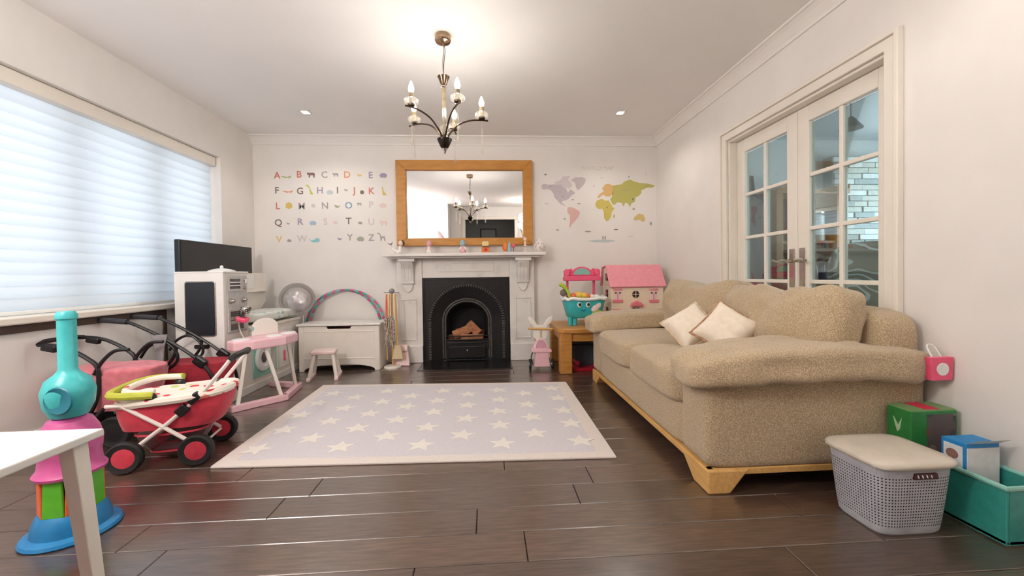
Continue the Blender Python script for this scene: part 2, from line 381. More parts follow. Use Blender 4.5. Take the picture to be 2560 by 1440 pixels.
# rear wall (seen in the mirror): projecting part on the left, doorway to the hall on the right
wq = MB().box(XL, -.88, YR + .02, -.35, 0, HC).box(-.88, -.52, YR - .12, YR, 0, HC).box(.66, XR, YR - .12, YR, 0, HC).box(-.52, .66, YR - .12, YR, 2.12, HC)
struct('wall_rear', wq, WALL, label='plain white wall with the doorway to the hall')
HALLW = M('hall_grey_paint', (176, 178, 176), .8, c2=(170, 172, 170))
struct('hall_wall', MB().box(-1.2, 1.3, -2.85, -2.75, 0, HC).box(-1.3, -1.2, -2.85, YR - .12, 0, HC).box(1.3, 1.4, -2.85, YR - .12, 0, HC), HALLW, label='grey hall walls')
tr = MB().box(-.60, -.52, YR - .13, YR + .02, 0, 2.119).box(.66, .74, YR - .13, YR + .02, 0, 2.119).box(-.60, .74, YR - .13, YR + .02, 2.12, 2.2)
struct('trim_1', tr, GLOSSW, .006, label='white architrave of the hall doorway')
# coving
def coving(p0, p1, inward):
    prof = [(0, 0), (0, -.085), (.012, -.085), (.018, -.07), (.035, -.05), (.055, -.03), (.075, -.016), (.09, -.012), (.09, 0)]
    mb = MB(); a, b = Vector(p0), Vector(p1); n = Vector(inward); vs = []
    for P in (a, b):
        for u, v in prof: vs.append(P + n * u + Vector((0, 0, v)))
    k = len(prof); mb.add(vs, [list(range(k)), list(range(2 * k - 1, k - 1, -1))] + [(i, (i + 1) % k, (i + 1) % k + k, i + k) for i in range(k)])
    return mb
COV = M('coving_plaster', (240, 236, 231), .7, c2=(237, 233, 228), scale=5)
struct('trim_2', coving((XL, YB, HC), (XR, YB, HC), (0, -1, 0)), COV, label='white plaster coving along the chimney wall')
struct('trim_3', coving((XR, -.35, HC), (XR, YB, HC), (-1, 0, 0)), COV, label='white plaster coving above the french doors')
struct('baseboard_right', MB().box(XR - .018, XR, DY1 + .08, YB, 0, .12).box(XR - .018, XR, -.35, DY0 - .08, 0, .12), GLOSSW, .006, label='white skirting board by the french doors')
struct('baseboard_back', MB().box(XL, FX - .76, YB - .018, YB, 0, .12).box(FX + .76, XR - .018, YB - .018, YB, 0, .12), GLOSSW, .006, label='white skirting board beside the fireplace')
struct('baseboard_left', MB().box(XL, XL + .018, -.35, YB - .018, 0, .12), GLOSSW, .006, label='white skirting board under the window')

# ---------------------------------------------------------------- window, blind
win = struct('window_1', MB().box(XL - .30, XL - .22, WY0, WY1, WZ0, WZ0 + .07).box(XL - .30, XL - .22, WY0, WY1, WZ1 - .07, WZ1)
             .box(XL - .30, XL - .22, WY0, WY0 + .06, WZ0, WZ1).box(XL - .30, XL - .22, WY1 - .06, WY1, WZ0, WZ1), WHITE, .006, label='wide white framed window behind the pleated blind')
MUL = [1.25, 1.95, 2.66, 3.28]
for my in MUL: MB().box(XL - .30, XL - .215, my - .055, my + .055, WZ0 + .07, WZ1 - .07).build('mullion', WHITE, win, .005)
ed = [WY0 + .06] + MUL + [WY1 - .06]
for a, b in zip(ed[:-1], ed[1:]): MB().box(XL - .262, XL - .256, a + .04, b - .04, WZ0 + .07, WZ1 - .07).build('pane', GLASS, win)
sill = struct('window_sill', MB().box(XL - .22, XL + .04, WY0 - .04, WY1 + .03, WZ0 - .04, WZ0), GLOSSW, .008, label='white window sill')
SHAD = M('shadow_gap_brown', (84, 66, 58), .6, c2=(74, 58, 50), stretch=(1, .1, 1))  # brown stands in for the shadow gap below the sill, plus a panel edge
struct('shadow_gap_strip', MB().box(XL, XL + .012, WY0, 3.2, WZ0 - .085, WZ0 - .04).box(XL, XL + .012, 3.17, 3.2, .12, WZ0 - .085), SHAD, .002, label='dark brown strip for the shadow gap under the window sill and a panel edge')
bl = thing('window_blind', 'pale pleated blind with thin horizontal folds covering the wide window', 'blind', (XL - .1, 2.2, WZ0 + .02))
MB().box(XL - .115, XL - .035, WY0 + .01, WY1 - .01, WZ1 - .085, WZ1 - .002).build('headbox', GLOSSW, bl, .006)
NS = 18; zt = WZ1 - .085; zb = WZ0 + .025; hs = (zt - zb) / NS
slatme = None
for i in range(NS):
    z0 = zb + hs * i
    if slatme is None:
        prof = [(XL - .098, z0 - .0015), (XL - .090, z0 + .010), (XL - .084, z0 + hs * .45), (XL - .086, z0 + hs * .8), (XL - .096, z0 + hs + .0015)]
        mb = MB(); k = len(prof)
        mb.add([(x, WY0 + .015, z) for x, z in prof] + [(x, WY1 - .015, z) for x, z in prof], [(j, j + 1, j + 1 + k, j + k) for j in range(k - 1)])
        s0 = mb.build('slat', BLIND, bl, smooth=True, angle=80); slatme = s0.data
    else:
        o = s0.copy(); COL.objects.link(o); o.location.z = hs * i
MB().box(XL - .105, XL - .082, WY0 + .015, WY1 - .015, zb - .022, zb - .002).build('bottom_rail', WHITE, bl, .004)

# ---------------------------------------------------------------- french doors
ar = MB()
for y0_, y1_, xf in ((.0, .055, .022), (.055, .078, .034)):
    ar.prism([(DY0 + .006 - y0_, 0), (DY0 + .006 - y0_, DZ - .006 + y0_), (DY1 - .006 + y0_, DZ - .006 + y0_), (DY1 - .006 + y0_, 0), (DY1 - .006 + y1_, 0), (DY1 - .006 + y1_, DZ - .006 + y1_), (DY0 + .006 - y1_, DZ - .006 + y1_), (DY0 + .006 - y1_, 0)], XR - xf, XR, 'x')
struct('trim_5', ar, GLOSSW, .005, label='white architrave around the french doors')
jb = MB().box(XR + .001, XR + .119, DY0 - .001, DY0 + .022, 0, DZ - .0225).box(XR + .001, XR + .119, DY1 - .022, DY1 + .001, 0, DZ - .0225).box(XR + .001, XR + .119, DY0 - .001, DY1 + .001, DZ - .022, DZ + .001)
struct('trim_6', jb, GLOSSW, .004, label='white lining of the french door opening')
DX0, DX1 = XR + .062, XR + .102
mid = (DY0 + DY1) / 2
def leaf(n, y0, y1, hinge_far):
    st = .088; mb = MB().box(DX0, DX1, y0, y0 + st, .01, DZ - .026).box(DX0, DX1, y1 - st, y1, .01, DZ - .026)
    zr0, zr1 = .2, DZ - .026 - .095
    mb.box(DX0, DX1, y0 + st, y1 - st, .01, zr0).box(DX0, DX1, y0 + st, y1 - st, zr1, DZ - .026)
    d = struct('door_%d' % n, mb, GLOSSW, .004, label='white glazed french door leaf %s' % ('nearer the fireplace wall' if n == 1 else 'nearer the viewer'))
    nr = 5; ph = (zr1 - zr0) / nr; ym = (y0 + y1) / 2
    MB().box(DX0 + .004, DX1 - .004, ym - .012, ym + .012, zr0, zr1).build('glazing_bar', GLOSSW, d, .004)
    for i in range(1, nr): MB().box(DX0 + .005, DX1 - .005, y0 + st, y1 - st, zr0 + ph * i - .012, zr0 + ph * i + .012).build('glazing_bar', GLOSSW, d, .004)
    for i in range(nr):
        for a, b in ((y0 + st, ym - .012), (ym + .012, y1 - st)):
            MB().box(DX0 + .018, DX0 + .022, a, b, zr0 + ph * i + .012, zr0 + ph * (i + 1) - .012).build('pane', DGLASS, d)
    hy = y0 + .040 if n == 1 else y1 - .040; sg = 1 if n == 1 else -1
    h = MB().box(DX0 - .010, DX0, hy - .021, hy + .021, .815, 1.065).build('handle', CHROME, d, .008, seg=3, label='polished chrome lever handle on a long plate')
    L = .115 if n == 1 else .075
    MB().tube([(DX0 - .008, hy, .985), (DX0 - .045, hy, .985)], .011, 10).tube(spline([(DX0 - .045, hy - sg * .012, .985), (DX0 - .048, hy + sg * .03, .990), (DX0 - .048, hy + sg * .07, .982), (DX0 - .05, hy + sg * L, .992)], 5), [.010] * 8 + [.009] * 8, 8).build('lever', CHROME, h, smooth=True)
leaf(1, mid + .002, DY1 - .024, True); leaf(2, DY0 + .024, mid - .002, False)

# ---------------------------------------------------------------- dining room beyond the glass
QX = 5.3
DW = M('dining_wall_paint', (222, 226, 226), .8, c2=(216, 220, 220))
struct('dining_floor', MB().box(XR + .12, QX, .3, YB, -.1, 0), M('dining_boards', (74, 58, 50), .35, c2=(60, 46, 40), scale=8, stretch=(1, 8, 1)), label='dark floor of the dining room')
struct('dining_ceiling', MB().box(XR + .12, QX + .1, .2, YB + .1, HC, HC + .1), M('dining_ceiling_paint', (206, 214, 218), .85, c2=(202, 210, 214)), label='pale ceiling of the dining room')
struct('dining_wall_back', MB().box(XR + .12, QX + .1, YB, YB + .12, 0, HC), DW, label='pale wall of the dining room')
struct('dining_wall_front', MB().box(XR + .12, QX + .1, .2, .3, 0, HC), DW, label='pale near wall of the dining room')
struct('dining_wall_right', MB().box(QX, QX + .1, .3, YB, 0, .85).box(QX, QX + .1, .3, YB, 2.1, HC).box(QX, QX + .1, .3, 1.9, .85, 2.1).box(QX, QX + .1, 3.9, YB, .85, 2.1), DW, label='far side wall of the dining room with its added window')
w2 = struct('added_window', MB().box(QX + .02, QX + .08, 1.9, 3.9, .85, .91).box(QX + .02, QX + .08, 1.9, 3.9, 2.04, 2.1).box(QX + .02, QX + .08, 1.9, 1.96, .91, 2.04).box(QX + .02, QX + .08, 3.84, 3.9, .91, 2.04).box(QX + .02, QX + .08, 2.87, 2.93, .91, 2.04), WHITE, .004, label='white window added to light the dining room')  # window added out of view to let fill light into this room
for a, b in ((1.96, 2.87), (2.93, 3.84)): MB().box(QX + .045, QX + .05, a, b, .91, 2.04).build('pane', GLASS, w2)
# white split-face brick breast with its bricks
BX0, BX1, BY = 3.86, 4.95, 4.26
bw = struct('brick_breast', MB().box(BX0 + .005, BX1, BY + .005, YB, 0, 2.2), M('brick_mortar', (150, 158, 158), .9), label='whitewashed split stone breast in the dining room')
BR = [M('whitewashed_brick_%s' % k, c, .9, c2=tuple(x - 14 for x in c), scale=25, bump=.4) for k, c in (('pale', (222, 227, 225)), ('grey', (172, 180, 180)), ('cream', (204, 206, 198)))]
z = .95; r_ = 0
while z < 2.17:
    x = BX0 - (.0 if r_ % 2 else .12)
    while x < BX1:
        L = random.choice((.16, .24, .3)); a = max(x, BX0); b = min(x + L, BX1)
        if b - a > .03:
            MB().box(a + .004, b - .004, BY - random.uniform(.002, .022), BY + .02, z + .003, min(z + .058, 2.2)).build('brick', random.choice(BR), bw, .003)
        x += L
    z += .062; r_ += 1

# ---------------------------------------------------------------- fireplace
fp = thing('fireplace', 'white marble fireplace surround with black arched cast iron insert', 'fireplace', (FX, YB - .06, 0))
YF = YB - .085     # front plane of the jambs
def fx(v): return FX + v
for s in (-1, 1):
    a, b = sorted((s * FW, s * .735))
    j = MB().box(fx(a), fx(b), YF, YB, .0, 1.11).build('jamb', MARBLE, fp, .004)
    MB().box(fx(a) - (.0 if s > 0 else .012), fx(b) + (.012 if s > 0 else 0), YF - .022, YB, 0, .185).build('plinth', MARBLE, j, .008)
    c = (a + b) / 2 + s * .01
    for u0, u1, w0, w1 in ((c - .085, c - .075, .24, .68), (c + .075, c + .085, .24, .68), (c - .085, c + .085, .24, .25), (c - .085, c + .085, .67, .68)):
        MB().box(fx(u0), fx(u1), YF - .008, YF + .002, w0, w1).build('panel_moulding', MARBLE, j, .003)
    cb = MB().prism([(YF, .86), (YF - .035, .86), (YF - .045, .93), (YF - .06, 1.0), (YF - .10, 1.06), (YF - .11, 1.075), (YF, 1.075)], fx(c - .062), fx(c + .062), 'x').build('corbel', MARBLE, fp, .005)
    for q in (-.036, 0, .036): MB().prism([(YF, .875), (YF - .041, .875), (YF - .051, .94), (YF - .067, 1.005), (YF - .106, 1.062), (YF, 1.062)], fx(c + q - .012), fx(c + q + .012), 'x').build('flute', MARBLE, cb, .006)
    MB().box(fx(c - .085), fx(c + .085), YF - .115, YF, 1.075, 1.11).build('corbel_cap', MARBLE, cb, .005)
    MB().box(fx(c - .068), fx(c + .068), YF - .04, YF, .845, .862).build('corbel_foot', MARBLE, cb, .004)
    MB().prism([(c - .05 + FX, .845), (c + .05 + FX, .845), (c + .046 + FX, .80), (c + .025 + FX, .765), (c + FX, .752), (c - .025 + FX, .765), (c - .046 + FX, .80)], YF - .022, YF).build('corbel_drop', MARBLE, cb, .004)
MB().box(fx(-FW), fx(FW), YF + .012, YB, .902, 1.11).build('frieze', MARBLE, fp, .004)
MB().box(fx(-.30), fx(.30), YF + .004, YF + .014, .965, 1.055).build('frieze_panel', MARBLE, fp, .004)
MB().box(fx(-.842), fx(.842), YF - .175, YB, 1.125, 1.16).build('mantel_shelf', MARBLE, fp, .008)
MB().box(fx(-.80), fx(.80), YF - .135, YB, 1.11, 1.126).build('mantel_moulding', MARBLE, fp, .006)
# insert
YI = YF + .022
ins = MB().prism([(fx(u), v) for u, v in [(-FW, 0), (-FW, .902), (FW, .902), (FW, 0)] + arch(.385, .43, .81, 28)], YI, YI + .02).build('insert_plate', IRON, fp, .003)
MB().prism([(fx(u), v) for u, v in [(-FW + .012, .02), (-FW + .012, .888), (FW - .012, .888), (FW - .012, .02), (FW - .024, .02), (FW - .024, .876), (-FW + .024, .876), (-FW + .024, .02)]], YI - .006, YI + .002).build('plate_border', IRON, ins, .002)
def loft(a, ya, b, yb, mb=None):
    mb = mb or MB(); n = len(a); mb.add([(fx(u), ya, v) for u, v in a] + [(fx(u), yb, v) for u, v in b], [(i, i + 1, i + 1 + n, i + n) for i in range(n - 1)]); return mb
loft(arch(.386, .43, .812, 28), YI + .004, arch(.262, .43, .668, 28), YI + .06).build('arch_cove', IRON, fp, smooth=True)
loft(arch(.2625, .43, .669, 28), YI + .0595, arch(.225, .43, .63, 28), YI + .072).build('arch_step', IRON, fp, smooth=True)
bead = MB()
path = []
for i in range(23): path.append((.395, .03 + .4 * i / 23, 0))
n = 46
for i in range(n + 1):
    t = math.pi * i / n; path.append((.395 * math.cos(t), .43 + .388 * math.sin(t), t))
for i in range(23): path.append((-.395, .43 - .4 * (i + 1) / 23, math.pi))
for u, v, t in path: bead.cbox((fx(u), YI - .006, v), (.03, .014, .0095), (0, -t, 0))
o = bead.build('beaded_moulding', M('pale_iron', (92, 86, 82), .55, metal=0, c2=(70, 66, 62)), fp, .003, kind='stuff')  # paler iron tone so the beads and arch rims show
for rr, yy in ((.262, .056), (.238, .066)):
    MB().tube([(fx(u), YI + yy, v) for u, v in arch(rr, .43, .43 + (rr - .262) + .238, 28, .02)], .009, 8).build('arch_rim', MATS['pale_iron'], fp, smooth=True)
fb = loft(arch(.235, .43, .64, 20), YI + .066, arch(.19, .40, .56, 20), YB + .26)
fb.add([(fx(u), YB + .26, v) for u, v in arch(.19, .40, .56, 20)], [list(range(23))]).box(fx(-.24), fx(.24), YI + .06, YB + .26, .0, .12)
fb.box(fx(-.33), fx(.33), YB + .262, YB + .28, 0, .72).build('firebox', SOOT, fp)
MB().box(fx(-.235), fx(.235), YI + .05, YI + .075, .12, .215).build('grate_front', IRON, fp, .004)
MB().box(fx(-.20), fx(.20), YI + .03, YI + .055, .025, .155).build('ash_drawer', IRON, fp, .006)
MB().ball((fx(0), YI + .022, .11), .011).build('drawer_knob', STEEL, fp, smooth=True)
for zz, bulge in ((.265, .035), (.225, .028), (.19, .02)):
    MB().tube([(fx(.23 * math.cos(t)), YI + .062 - bulge * math.sin(t), zz) for t in [math.pi * i / 14 for i in range(15)]], .0075, 8).build('grate_bar', IRON, fp, smooth=True)
hs_ = struct('hearth', MB().box(fx(-.47), fx(.47), 3.93, YI + .03, 0, .006), STONE, .002, label='flush black stone hearth in front of the fire')
# logs
def log(p, d, rot, tint, lab):
    T = Matrix.Translation(p) @ Euler(rot).to_matrix().to_4x4()
    o = MB().prism([(-.5 * d[1], -.5 * d[2]), (.5 * d[1], -.42 * d[2]), (.42 * d[1], .3 * d[2]), (.05 * d[1], .5 * d[2]), (-.45 * d[1], .2 * d[2])], -d[0] / 2, d[0] / 2, 'x', T).build('log', tint, bev=.005)
    tag(o, lab, 'log', 'logs in the fire grate')
L2 = M('dark_log', (120, 74, 52), .85, c2=(84, 50, 36), scale=18, stretch=(1, 5, 5), bump=.3)
log((fx(-.06), YB + .06, .31), (.22, .09, .08), (.2, -.35, .2), LOG, 'pale split log lying slanted on top of the grate')
log((fx(.07), YB + .09, .335), (.17, .08, .09), (.1, .75, -.3), LOG, 'pale log propped upright at the top of the pile')
log((fx(.05), YB + .03, .245), (.24, .08, .06), (0, .06, .1), LOG, 'reddish log lying low on the right of the grate')
log((fx(-.12), YB + .07, .245), (.18, .08, .07), (0, -.1, -.2), L2, 'dark log low on the left of the grate')
log((fx(.02), YB + .15, .27), (.32, .09, .10), (0, .05, 0), L2, 'dark log at the back of the grate')

# ---------------------------------------------------------------- mirror
mr = thing('wall_mirror', 'large rectangular mirror in a wide honey oak frame above the mantel', 'mirror', (FX, YB - .02, 1.25))
MX0, MX1, MZ0, MZ1 = -.965, .497, 1.25, 2.165
fw = .105
def prof_board(x0, x1, z0, z1, nm): MB().box(x0, x1, YB - .05, YB - .005, z0, z1).build(nm, OAKMIR, mr, .006)
for (p, nm) in (([(MX0, MZ1), (MX1, MZ1), (MX1 - fw, MZ1 - fw), (MX0 + fw, MZ1 - fw)], 'frame_rail'), ([(MX0, MZ0), (MX0 + fw, MZ0 + fw * .75), (MX1 - fw, MZ0 + fw * .75), (MX1, MZ0)], 'frame_rail'),
                ([(MX0, MZ0), (MX0, MZ1), (MX0 + fw, MZ1 - fw), (MX0 + fw, MZ0 + fw * .75)], 'frame_stile'), ([(MX1, MZ0), (MX1 - fw, MZ0 + fw * .75), (MX1 - fw, MZ1 - fw), (MX1, MZ1)], 'frame_stile')):
    MB().prism(p, YB - .062, YB - .004).build(nm, OAKMIR, mr, .004)
MB().add([(MX0 + fw - .01, YB - .020, MZ0 + fw * .7), (MX1 - fw + .01, YB - .020, MZ0 + fw * .7), (MX1 - fw + .01, YB - .030, MZ1 - fw + .01), (MX0 + fw - .01, YB - .030, MZ1 - fw + .01)], [(0, 1, 2, 3)]).build('mirror_glass', MIRROR, mr)

# ---------------------------------------------------------------- ceiling downlights, chandelier
DL = M('downlight_glow', (255, 246, 232), .4, c2=(255, 246, 232), emit=12)
pl_, pr_ = at_floor(764, 280, HC), at_floor(1551, 281, HC)
for (p, lab) in ((pl_, 'small square recessed ceiling light on the window side'), (pr_, 'small square recessed ceiling light above the world map'), (Vector((pl_.x, 1.25, HC)), 'added unseen square ceiling light on the window side near the hall'), (Vector((pr_.x, 1.25, HC)), 'added unseen square ceiling light above the sofa end near the hall')):  # the last two are added out of view as fill
    t = thing('downlight', lab, 'ceiling light', (p.x, p.y, HC), group='recessed ceiling lights')
    q = .042
    rim = MB()
    for a, b, c, d in ((-q, q, -q, -q + .012), (-q, q, q - .012, q), (-q, -q + .012, -q, q), (q - .012, q, -q, q)): rim.box(p.x + a, p.x + b, p.y + c, p.y + d, HC - .007, HC - .0005)
    rim.build('bezel', WHITE, t, .002)
    MB().box(p.x - q + .01, p.x + q - .01, p.y - q + .01, p.y + q - .01, HC - .004, HC - .001).build('lamp', DL, t)
    light('downlight_beam', 'SPOT', (p.x, p.y, HC - .02), SPOT_ENERGY, (1, .95, .88), spot_size=R(150), spot_blend=.6, shadow_soft_size=.035)
CH = at_floor(1107, 88, HC); cx, cy = CH.x, CH.y
ch = thing('chandelier', 'five arm bronze chandelier with glass dishes, lit candle bulbs and crystal drops', 'chandelier', (cx, cy, HC))
CD = -.048
def cl(prof): return MB().lathe([(r, z if z > 2.3 else z + CD) for r, z in prof], (cx, cy, 0), 28)
cl([(.02, HC - .05), (.044, HC - .044), (.05, HC - .036), (.05, HC - .012), (.046, HC - .001)]).build('canopy', M('pale_bronze', (176, 150, 124), .22, metal=.95, c2=(150, 126, 102)), ch, smooth=True)
MB().tube(spline([(cx, cy, HC - .045), (cx + .004, cy, HC - .10), (cx - .003, cy, HC - .16), (cx, cy, 2.155)], 6), .0035, 6).build('cord', STEEL, ch, smooth=True)
MB().tube(spline([(cx, cy, HC - .045), (cx + .012, cy + .004, HC - .09), (cx + .004, cy, HC - .17), (cx, cy, 2.155)], 6), .002, 6).build('chain', BRONZE, ch, smooth=True)
cl([(.012, 2.155), (.017, 2.16), (.034, 2.205), (.038, 2.21), (.034, 2.211), (.006, 2.185)]).build('upper_cup', BRONZE, ch, smooth=True)
cl([(.012, 2.138), (.018, 2.145), (.014, 2.156)]).build('collar', CHROME, ch, smooth=True)
cl([(.010, 1.845), (.011, 1.90), (.014, 2.14)]).build('stem', M('smoked_glass_stem', (150, 138, 116), .1, metal=.3, c2=(130, 118, 98)), ch, smooth=True)
cl([(.022, 1.86), (.03, 1.875), (.03, 1.895), (.015, 1.91)]).build('stem_bulb', CRYSTAL, ch, smooth=True)
cl([(.018, 1.765), (.026, 1.775), (.046, 1.818), (.046, 1.824), (.03, 1.832), (.012, 1.85)]).build('hub', M('dark_hub_bronze', (52, 42, 36), .25, metal=.8, c2=(40, 32, 28)), ch, smooth=True)
cl([(.001, 1.730), (.008, 1.742), (.018, 1.766)]).build('finial', CHROME, ch, smooth=True)
BULB = bpy.data.materials.new('candle_bulb_glow'); BULB.use_nodes = True
b_ = BULB.node_tree.nodes['Principled BSDF']; b_.inputs['Emission Color'].default_value = (1, .94, .86, 1); b_.inputs['Emission Strength'].default_value = BULB_STRENGTH; b_.inputs['Base Color'].default_value = (1, .9, .75, 1)
SLEEVE = M('candle_sleeve', (150, 134, 98), .5, c2=(140, 124, 90))
for deg in (7, 79, 151, 223, 295):
    a = R(deg); u = Vector((math.cos(a), math.sin(a), 0)); c0 = Vector((cx, cy, CD))
    def P(r, z): return c0 + u * r + Vector((0, 0, z))
    arm = MB().tube(spline([P(.018, 1.835), P(.045, 1.875), P(.10, 1.925), P(.17, 1.95), P(.235, 1.955), P(.275, 1.952)], 6), .0055, 8).build('arm', BRONZE, ch, smooth=True)
    e = P(.235, 0)
    MB().lathe([(.006, 1.955), (.02, 1.962), (.022, 1.972), (.008, 1.980)], e, 16).build('bobeche_cup', BRONZE, arm, smooth=True)
    MB().lathe([(.022, 1.966), (.040, 1.976), (.043, 1.992), (.034, 2.002), (.030, 2.000), (.036, 1.990), (.030, 1.978), (.016, 1.972)], e, 20).build('glass_dish', CRYSTAL, arm, smooth=True)
    MB().lathe([(.0135, 1.978), (.0135, 2.036), (.012, 2.038)], e, 14).build('candle_sleeve', SLEEVE, arm, smooth=True)
    MB().lathe([(.009, 2.038), (.016, 2.052), (.0165, 2.064), (.011, 2.085), (.004, 2.102), (.001, 2.106)], e, 14).build('bulb', BULB, arm, smooth=True)
    MB().tube([e + Vector((0, 0, 1.95)), e + Vector((0, 0, 1.90))], .0015, 5).lathe([(.003, 1.735), (.0085, 1.75), (.005, 1.79), (.004, 1.88), (.006, 1.90), (.002, 1.905)], e, 8).build('crystal_drop', CRYSTAL, arm, smooth=True)

# ---------------------------------------------------------------- rug
rc = [at_floor(525, 1173), at_floor(1542, 1147), at_floor(1415, 958), at_floor(808, 966)]
rug = thing('star_rug', 'pale grey rug with cream stars and a plain cream border', 'rug', (rc[0] + rc[2]) / 2 * 1.0)
rug.location.z = 0
def rugquad(ins, z0, z1):
    c = sum(rc, Vector()) / 4; q = [p + (c - p).normalized() * ins for p in rc]
    return MB().add([(p.x, p.y, z0) for p in q] + [(p.x, p.y, z1) for p in q], [(3, 2, 1, 0), (4, 5, 6, 7), (0, 1, 5, 4), (1, 2, 6, 5), (2, 3, 7, 6), (3, 0, 4, 7)])
rugquad(0, .0, .013).build('border', RUGEDGE, rug, .005, seg=3)
rugquad(.105, .004, .0145).build('field', RUG, rug, .002)
stars = [(1090,122),(780,135),(905,158),(1230,150),(1415,120),(1560,140),(1735,115),(1890,135),(2045,105),(690,192),(1060,185),(1380,178),(1740,172),(2085,163),(840,222),(1200,212),(1555,205),(1905,200),(985,255),(1360,245),(1735,240),(2115,235),(590,262),(1145,290),(1550,283),(1930,275),(755,300),(2160,312),(915,340),(1320,335),(1745,322),(490,350),(1085,388),(1525,380),(1950,370),(650,400),(1285,440),(1760,430),(2215,415),(815,452),(330,465)]
for k, (u, v) in enumerate(stars):
    p = at_floor(500 + u * .4297, 930 + v * .43); r = .082; a0 = random.uniform(-.25, .25) + math.pi / 2
    pts = [(p.x + (r if i % 2 == 0 else r * .42) * math.cos(a0 + i * math.pi / 5), p.y + (r if i % 2 == 0 else r * .42) * math.sin(a0 + i * math.pi / 5)) for i in range(10)]
    MB().prism(pts, .0142, .0160, 'z').build('star', RUGSTAR, rug)

# ---------------------------------------------------------------- sofa
so = thing('sofa', 'beige woven two seat sofa on pale wooden feet', 'sofa', (1.39, 2.5, 0))
SX0, SX1, SY0, SY1 = .90, 1.875, 1.60, 3.42
pl = MB().box(SX0, SX0 + .03, SY0, SY1, .072, .10).box(SX1 - .03, SX1, SY0, SY1, .072, .10).box(SX0, SX1, SY0, SY0 + .03, .072, .10).box(SX0, SX1, SY1 - .03, SY1, .072, .10)
pl.build('plinth_rail', BEECH, so, .004)
for ix in (0, 1):
    for iy in (0, 1):
        xa, xb = (SX0 - .004, 1) if ix == 0 else (SX1 + .002, -1); ya, yb = (SY0 - .012, 1) if iy == 0 else (SY1 + .004, -1)
        def q(dx, dy, z): return (xa + xb * dx, ya + yb * dy, z)
        b0 = [q(0, 0, 0), q(.095, 0, 0), q(.095, .12, 0), q(0, .12, 0)]; t0 = [q(0, 0, .098), q(.175, 0, .098), q(.175, .24, .098), q(0, .24, .098)]
        MB().add(b0 + t0, [(3, 2, 1, 0), (4, 5, 6, 7), (0, 1, 5, 4), (1, 2, 6, 5), (2, 3, 7, 6), (3, 0, 4, 7)]).build('foot', BEECH, so, .006)
MB().soft(((SX0 + SX1 - .1) / 2, (SY0 + SY1) / 2, .20), (SX1 - SX0 - .1, SY1 - SY0 - .36, .205), e=16, n=14, wr=.002, ws=5).build('seat_base', SOFA, so, smooth=True, angle=60)
for s, (y0, y1) in enumerate(((SY0, SY0 + .225), (SY1 - .225, SY1))):
    MB().soft(((SX0 + SX1) / 2, (y0 + y1) / 2, .285), (SX1 - SX0, y1 - y0, .375), e=18, n=16, wr=.003, ws=5, seed=s).build('arm', SOFA, so, smooth=True, angle=60)
    def drape(v): # the padded arm top sags a little in the middle and folds over the ends
        return (v.x, v.y * (1 + .05 * math.cos(v.x * 6)), v.z + .018 * math.cos(v.x * 4.5) - (.03 * max(0, -v.x - .42) * 6))
    MB().soft(((SX0 + SX1) / 2 - .030, (y0 + y1) / 2 + (-.018 if s == 0 else 0), .522), (SX1 - SX0 + .09, y1 - y0 + (.135 if s == 0 else .10), .150), e=5.2, n=22, wr=.017, ws=7, seed=3 + s, fn=drape).build('arm_cushion', SOFA, so, smooth=True, angle=80)
ym = (SY0 + SY1) / 2
for s, (y0, y1) in enumerate(((SY0 + .225, ym), (ym, SY1 - .225))):
    MB().soft((1.245, (y0 + y1) / 2, .382), (.76, y1 - y0 + .005, .185), e=7, n=18, wr=.007, ws=5, seed=8 + s, fn=lambda v: (v.x, v.y, v.z * (1.0 + .10 * math.cos(v.x * 3.2) * math.cos(v.y * 3.5)))).build('seat_cushion', SOFA, so, smooth=True, angle=80)
MB().soft((1.775, (SY0 + SY1) / 2, .425), (.20, SY1 - SY0 - .03, .65), e=10, n=18, wr=.004, ws=5).build('back', SOFA, so, smooth=True, angle=80)
for s, (yc, hz) in enumerate(((2.075, .395), (2.86, .41))):
    def puff(v, hz=hz): # fuller and taller at one upper corner, thin at the edges, slumped in the middle
        k = max(0, 1 - (v.y / .44) ** 2) * max(0, 1 - (v.z / (hz * .56)) ** 2)
        z = v.z + (.075 * (v.y / .4) ** 2 - .03 + .012 * math.sin(v.y * 14)) * (v.z > 0) * (v.z / (hz / 2))
        return (v.x * (.55 + .75 * k ** .5), v.y, z)
    MB().soft((1.575, yc, .455 + hz / 2 - .01), (.26, .84, hz), e=5.5, n=26, wr=.026, ws=6, seed=21 + 4 * s, fn=puff, rot=(0, R(14), R(-2 + 5 * s))).build('back_cushion', SOFA, so, smooth=True, angle=80)

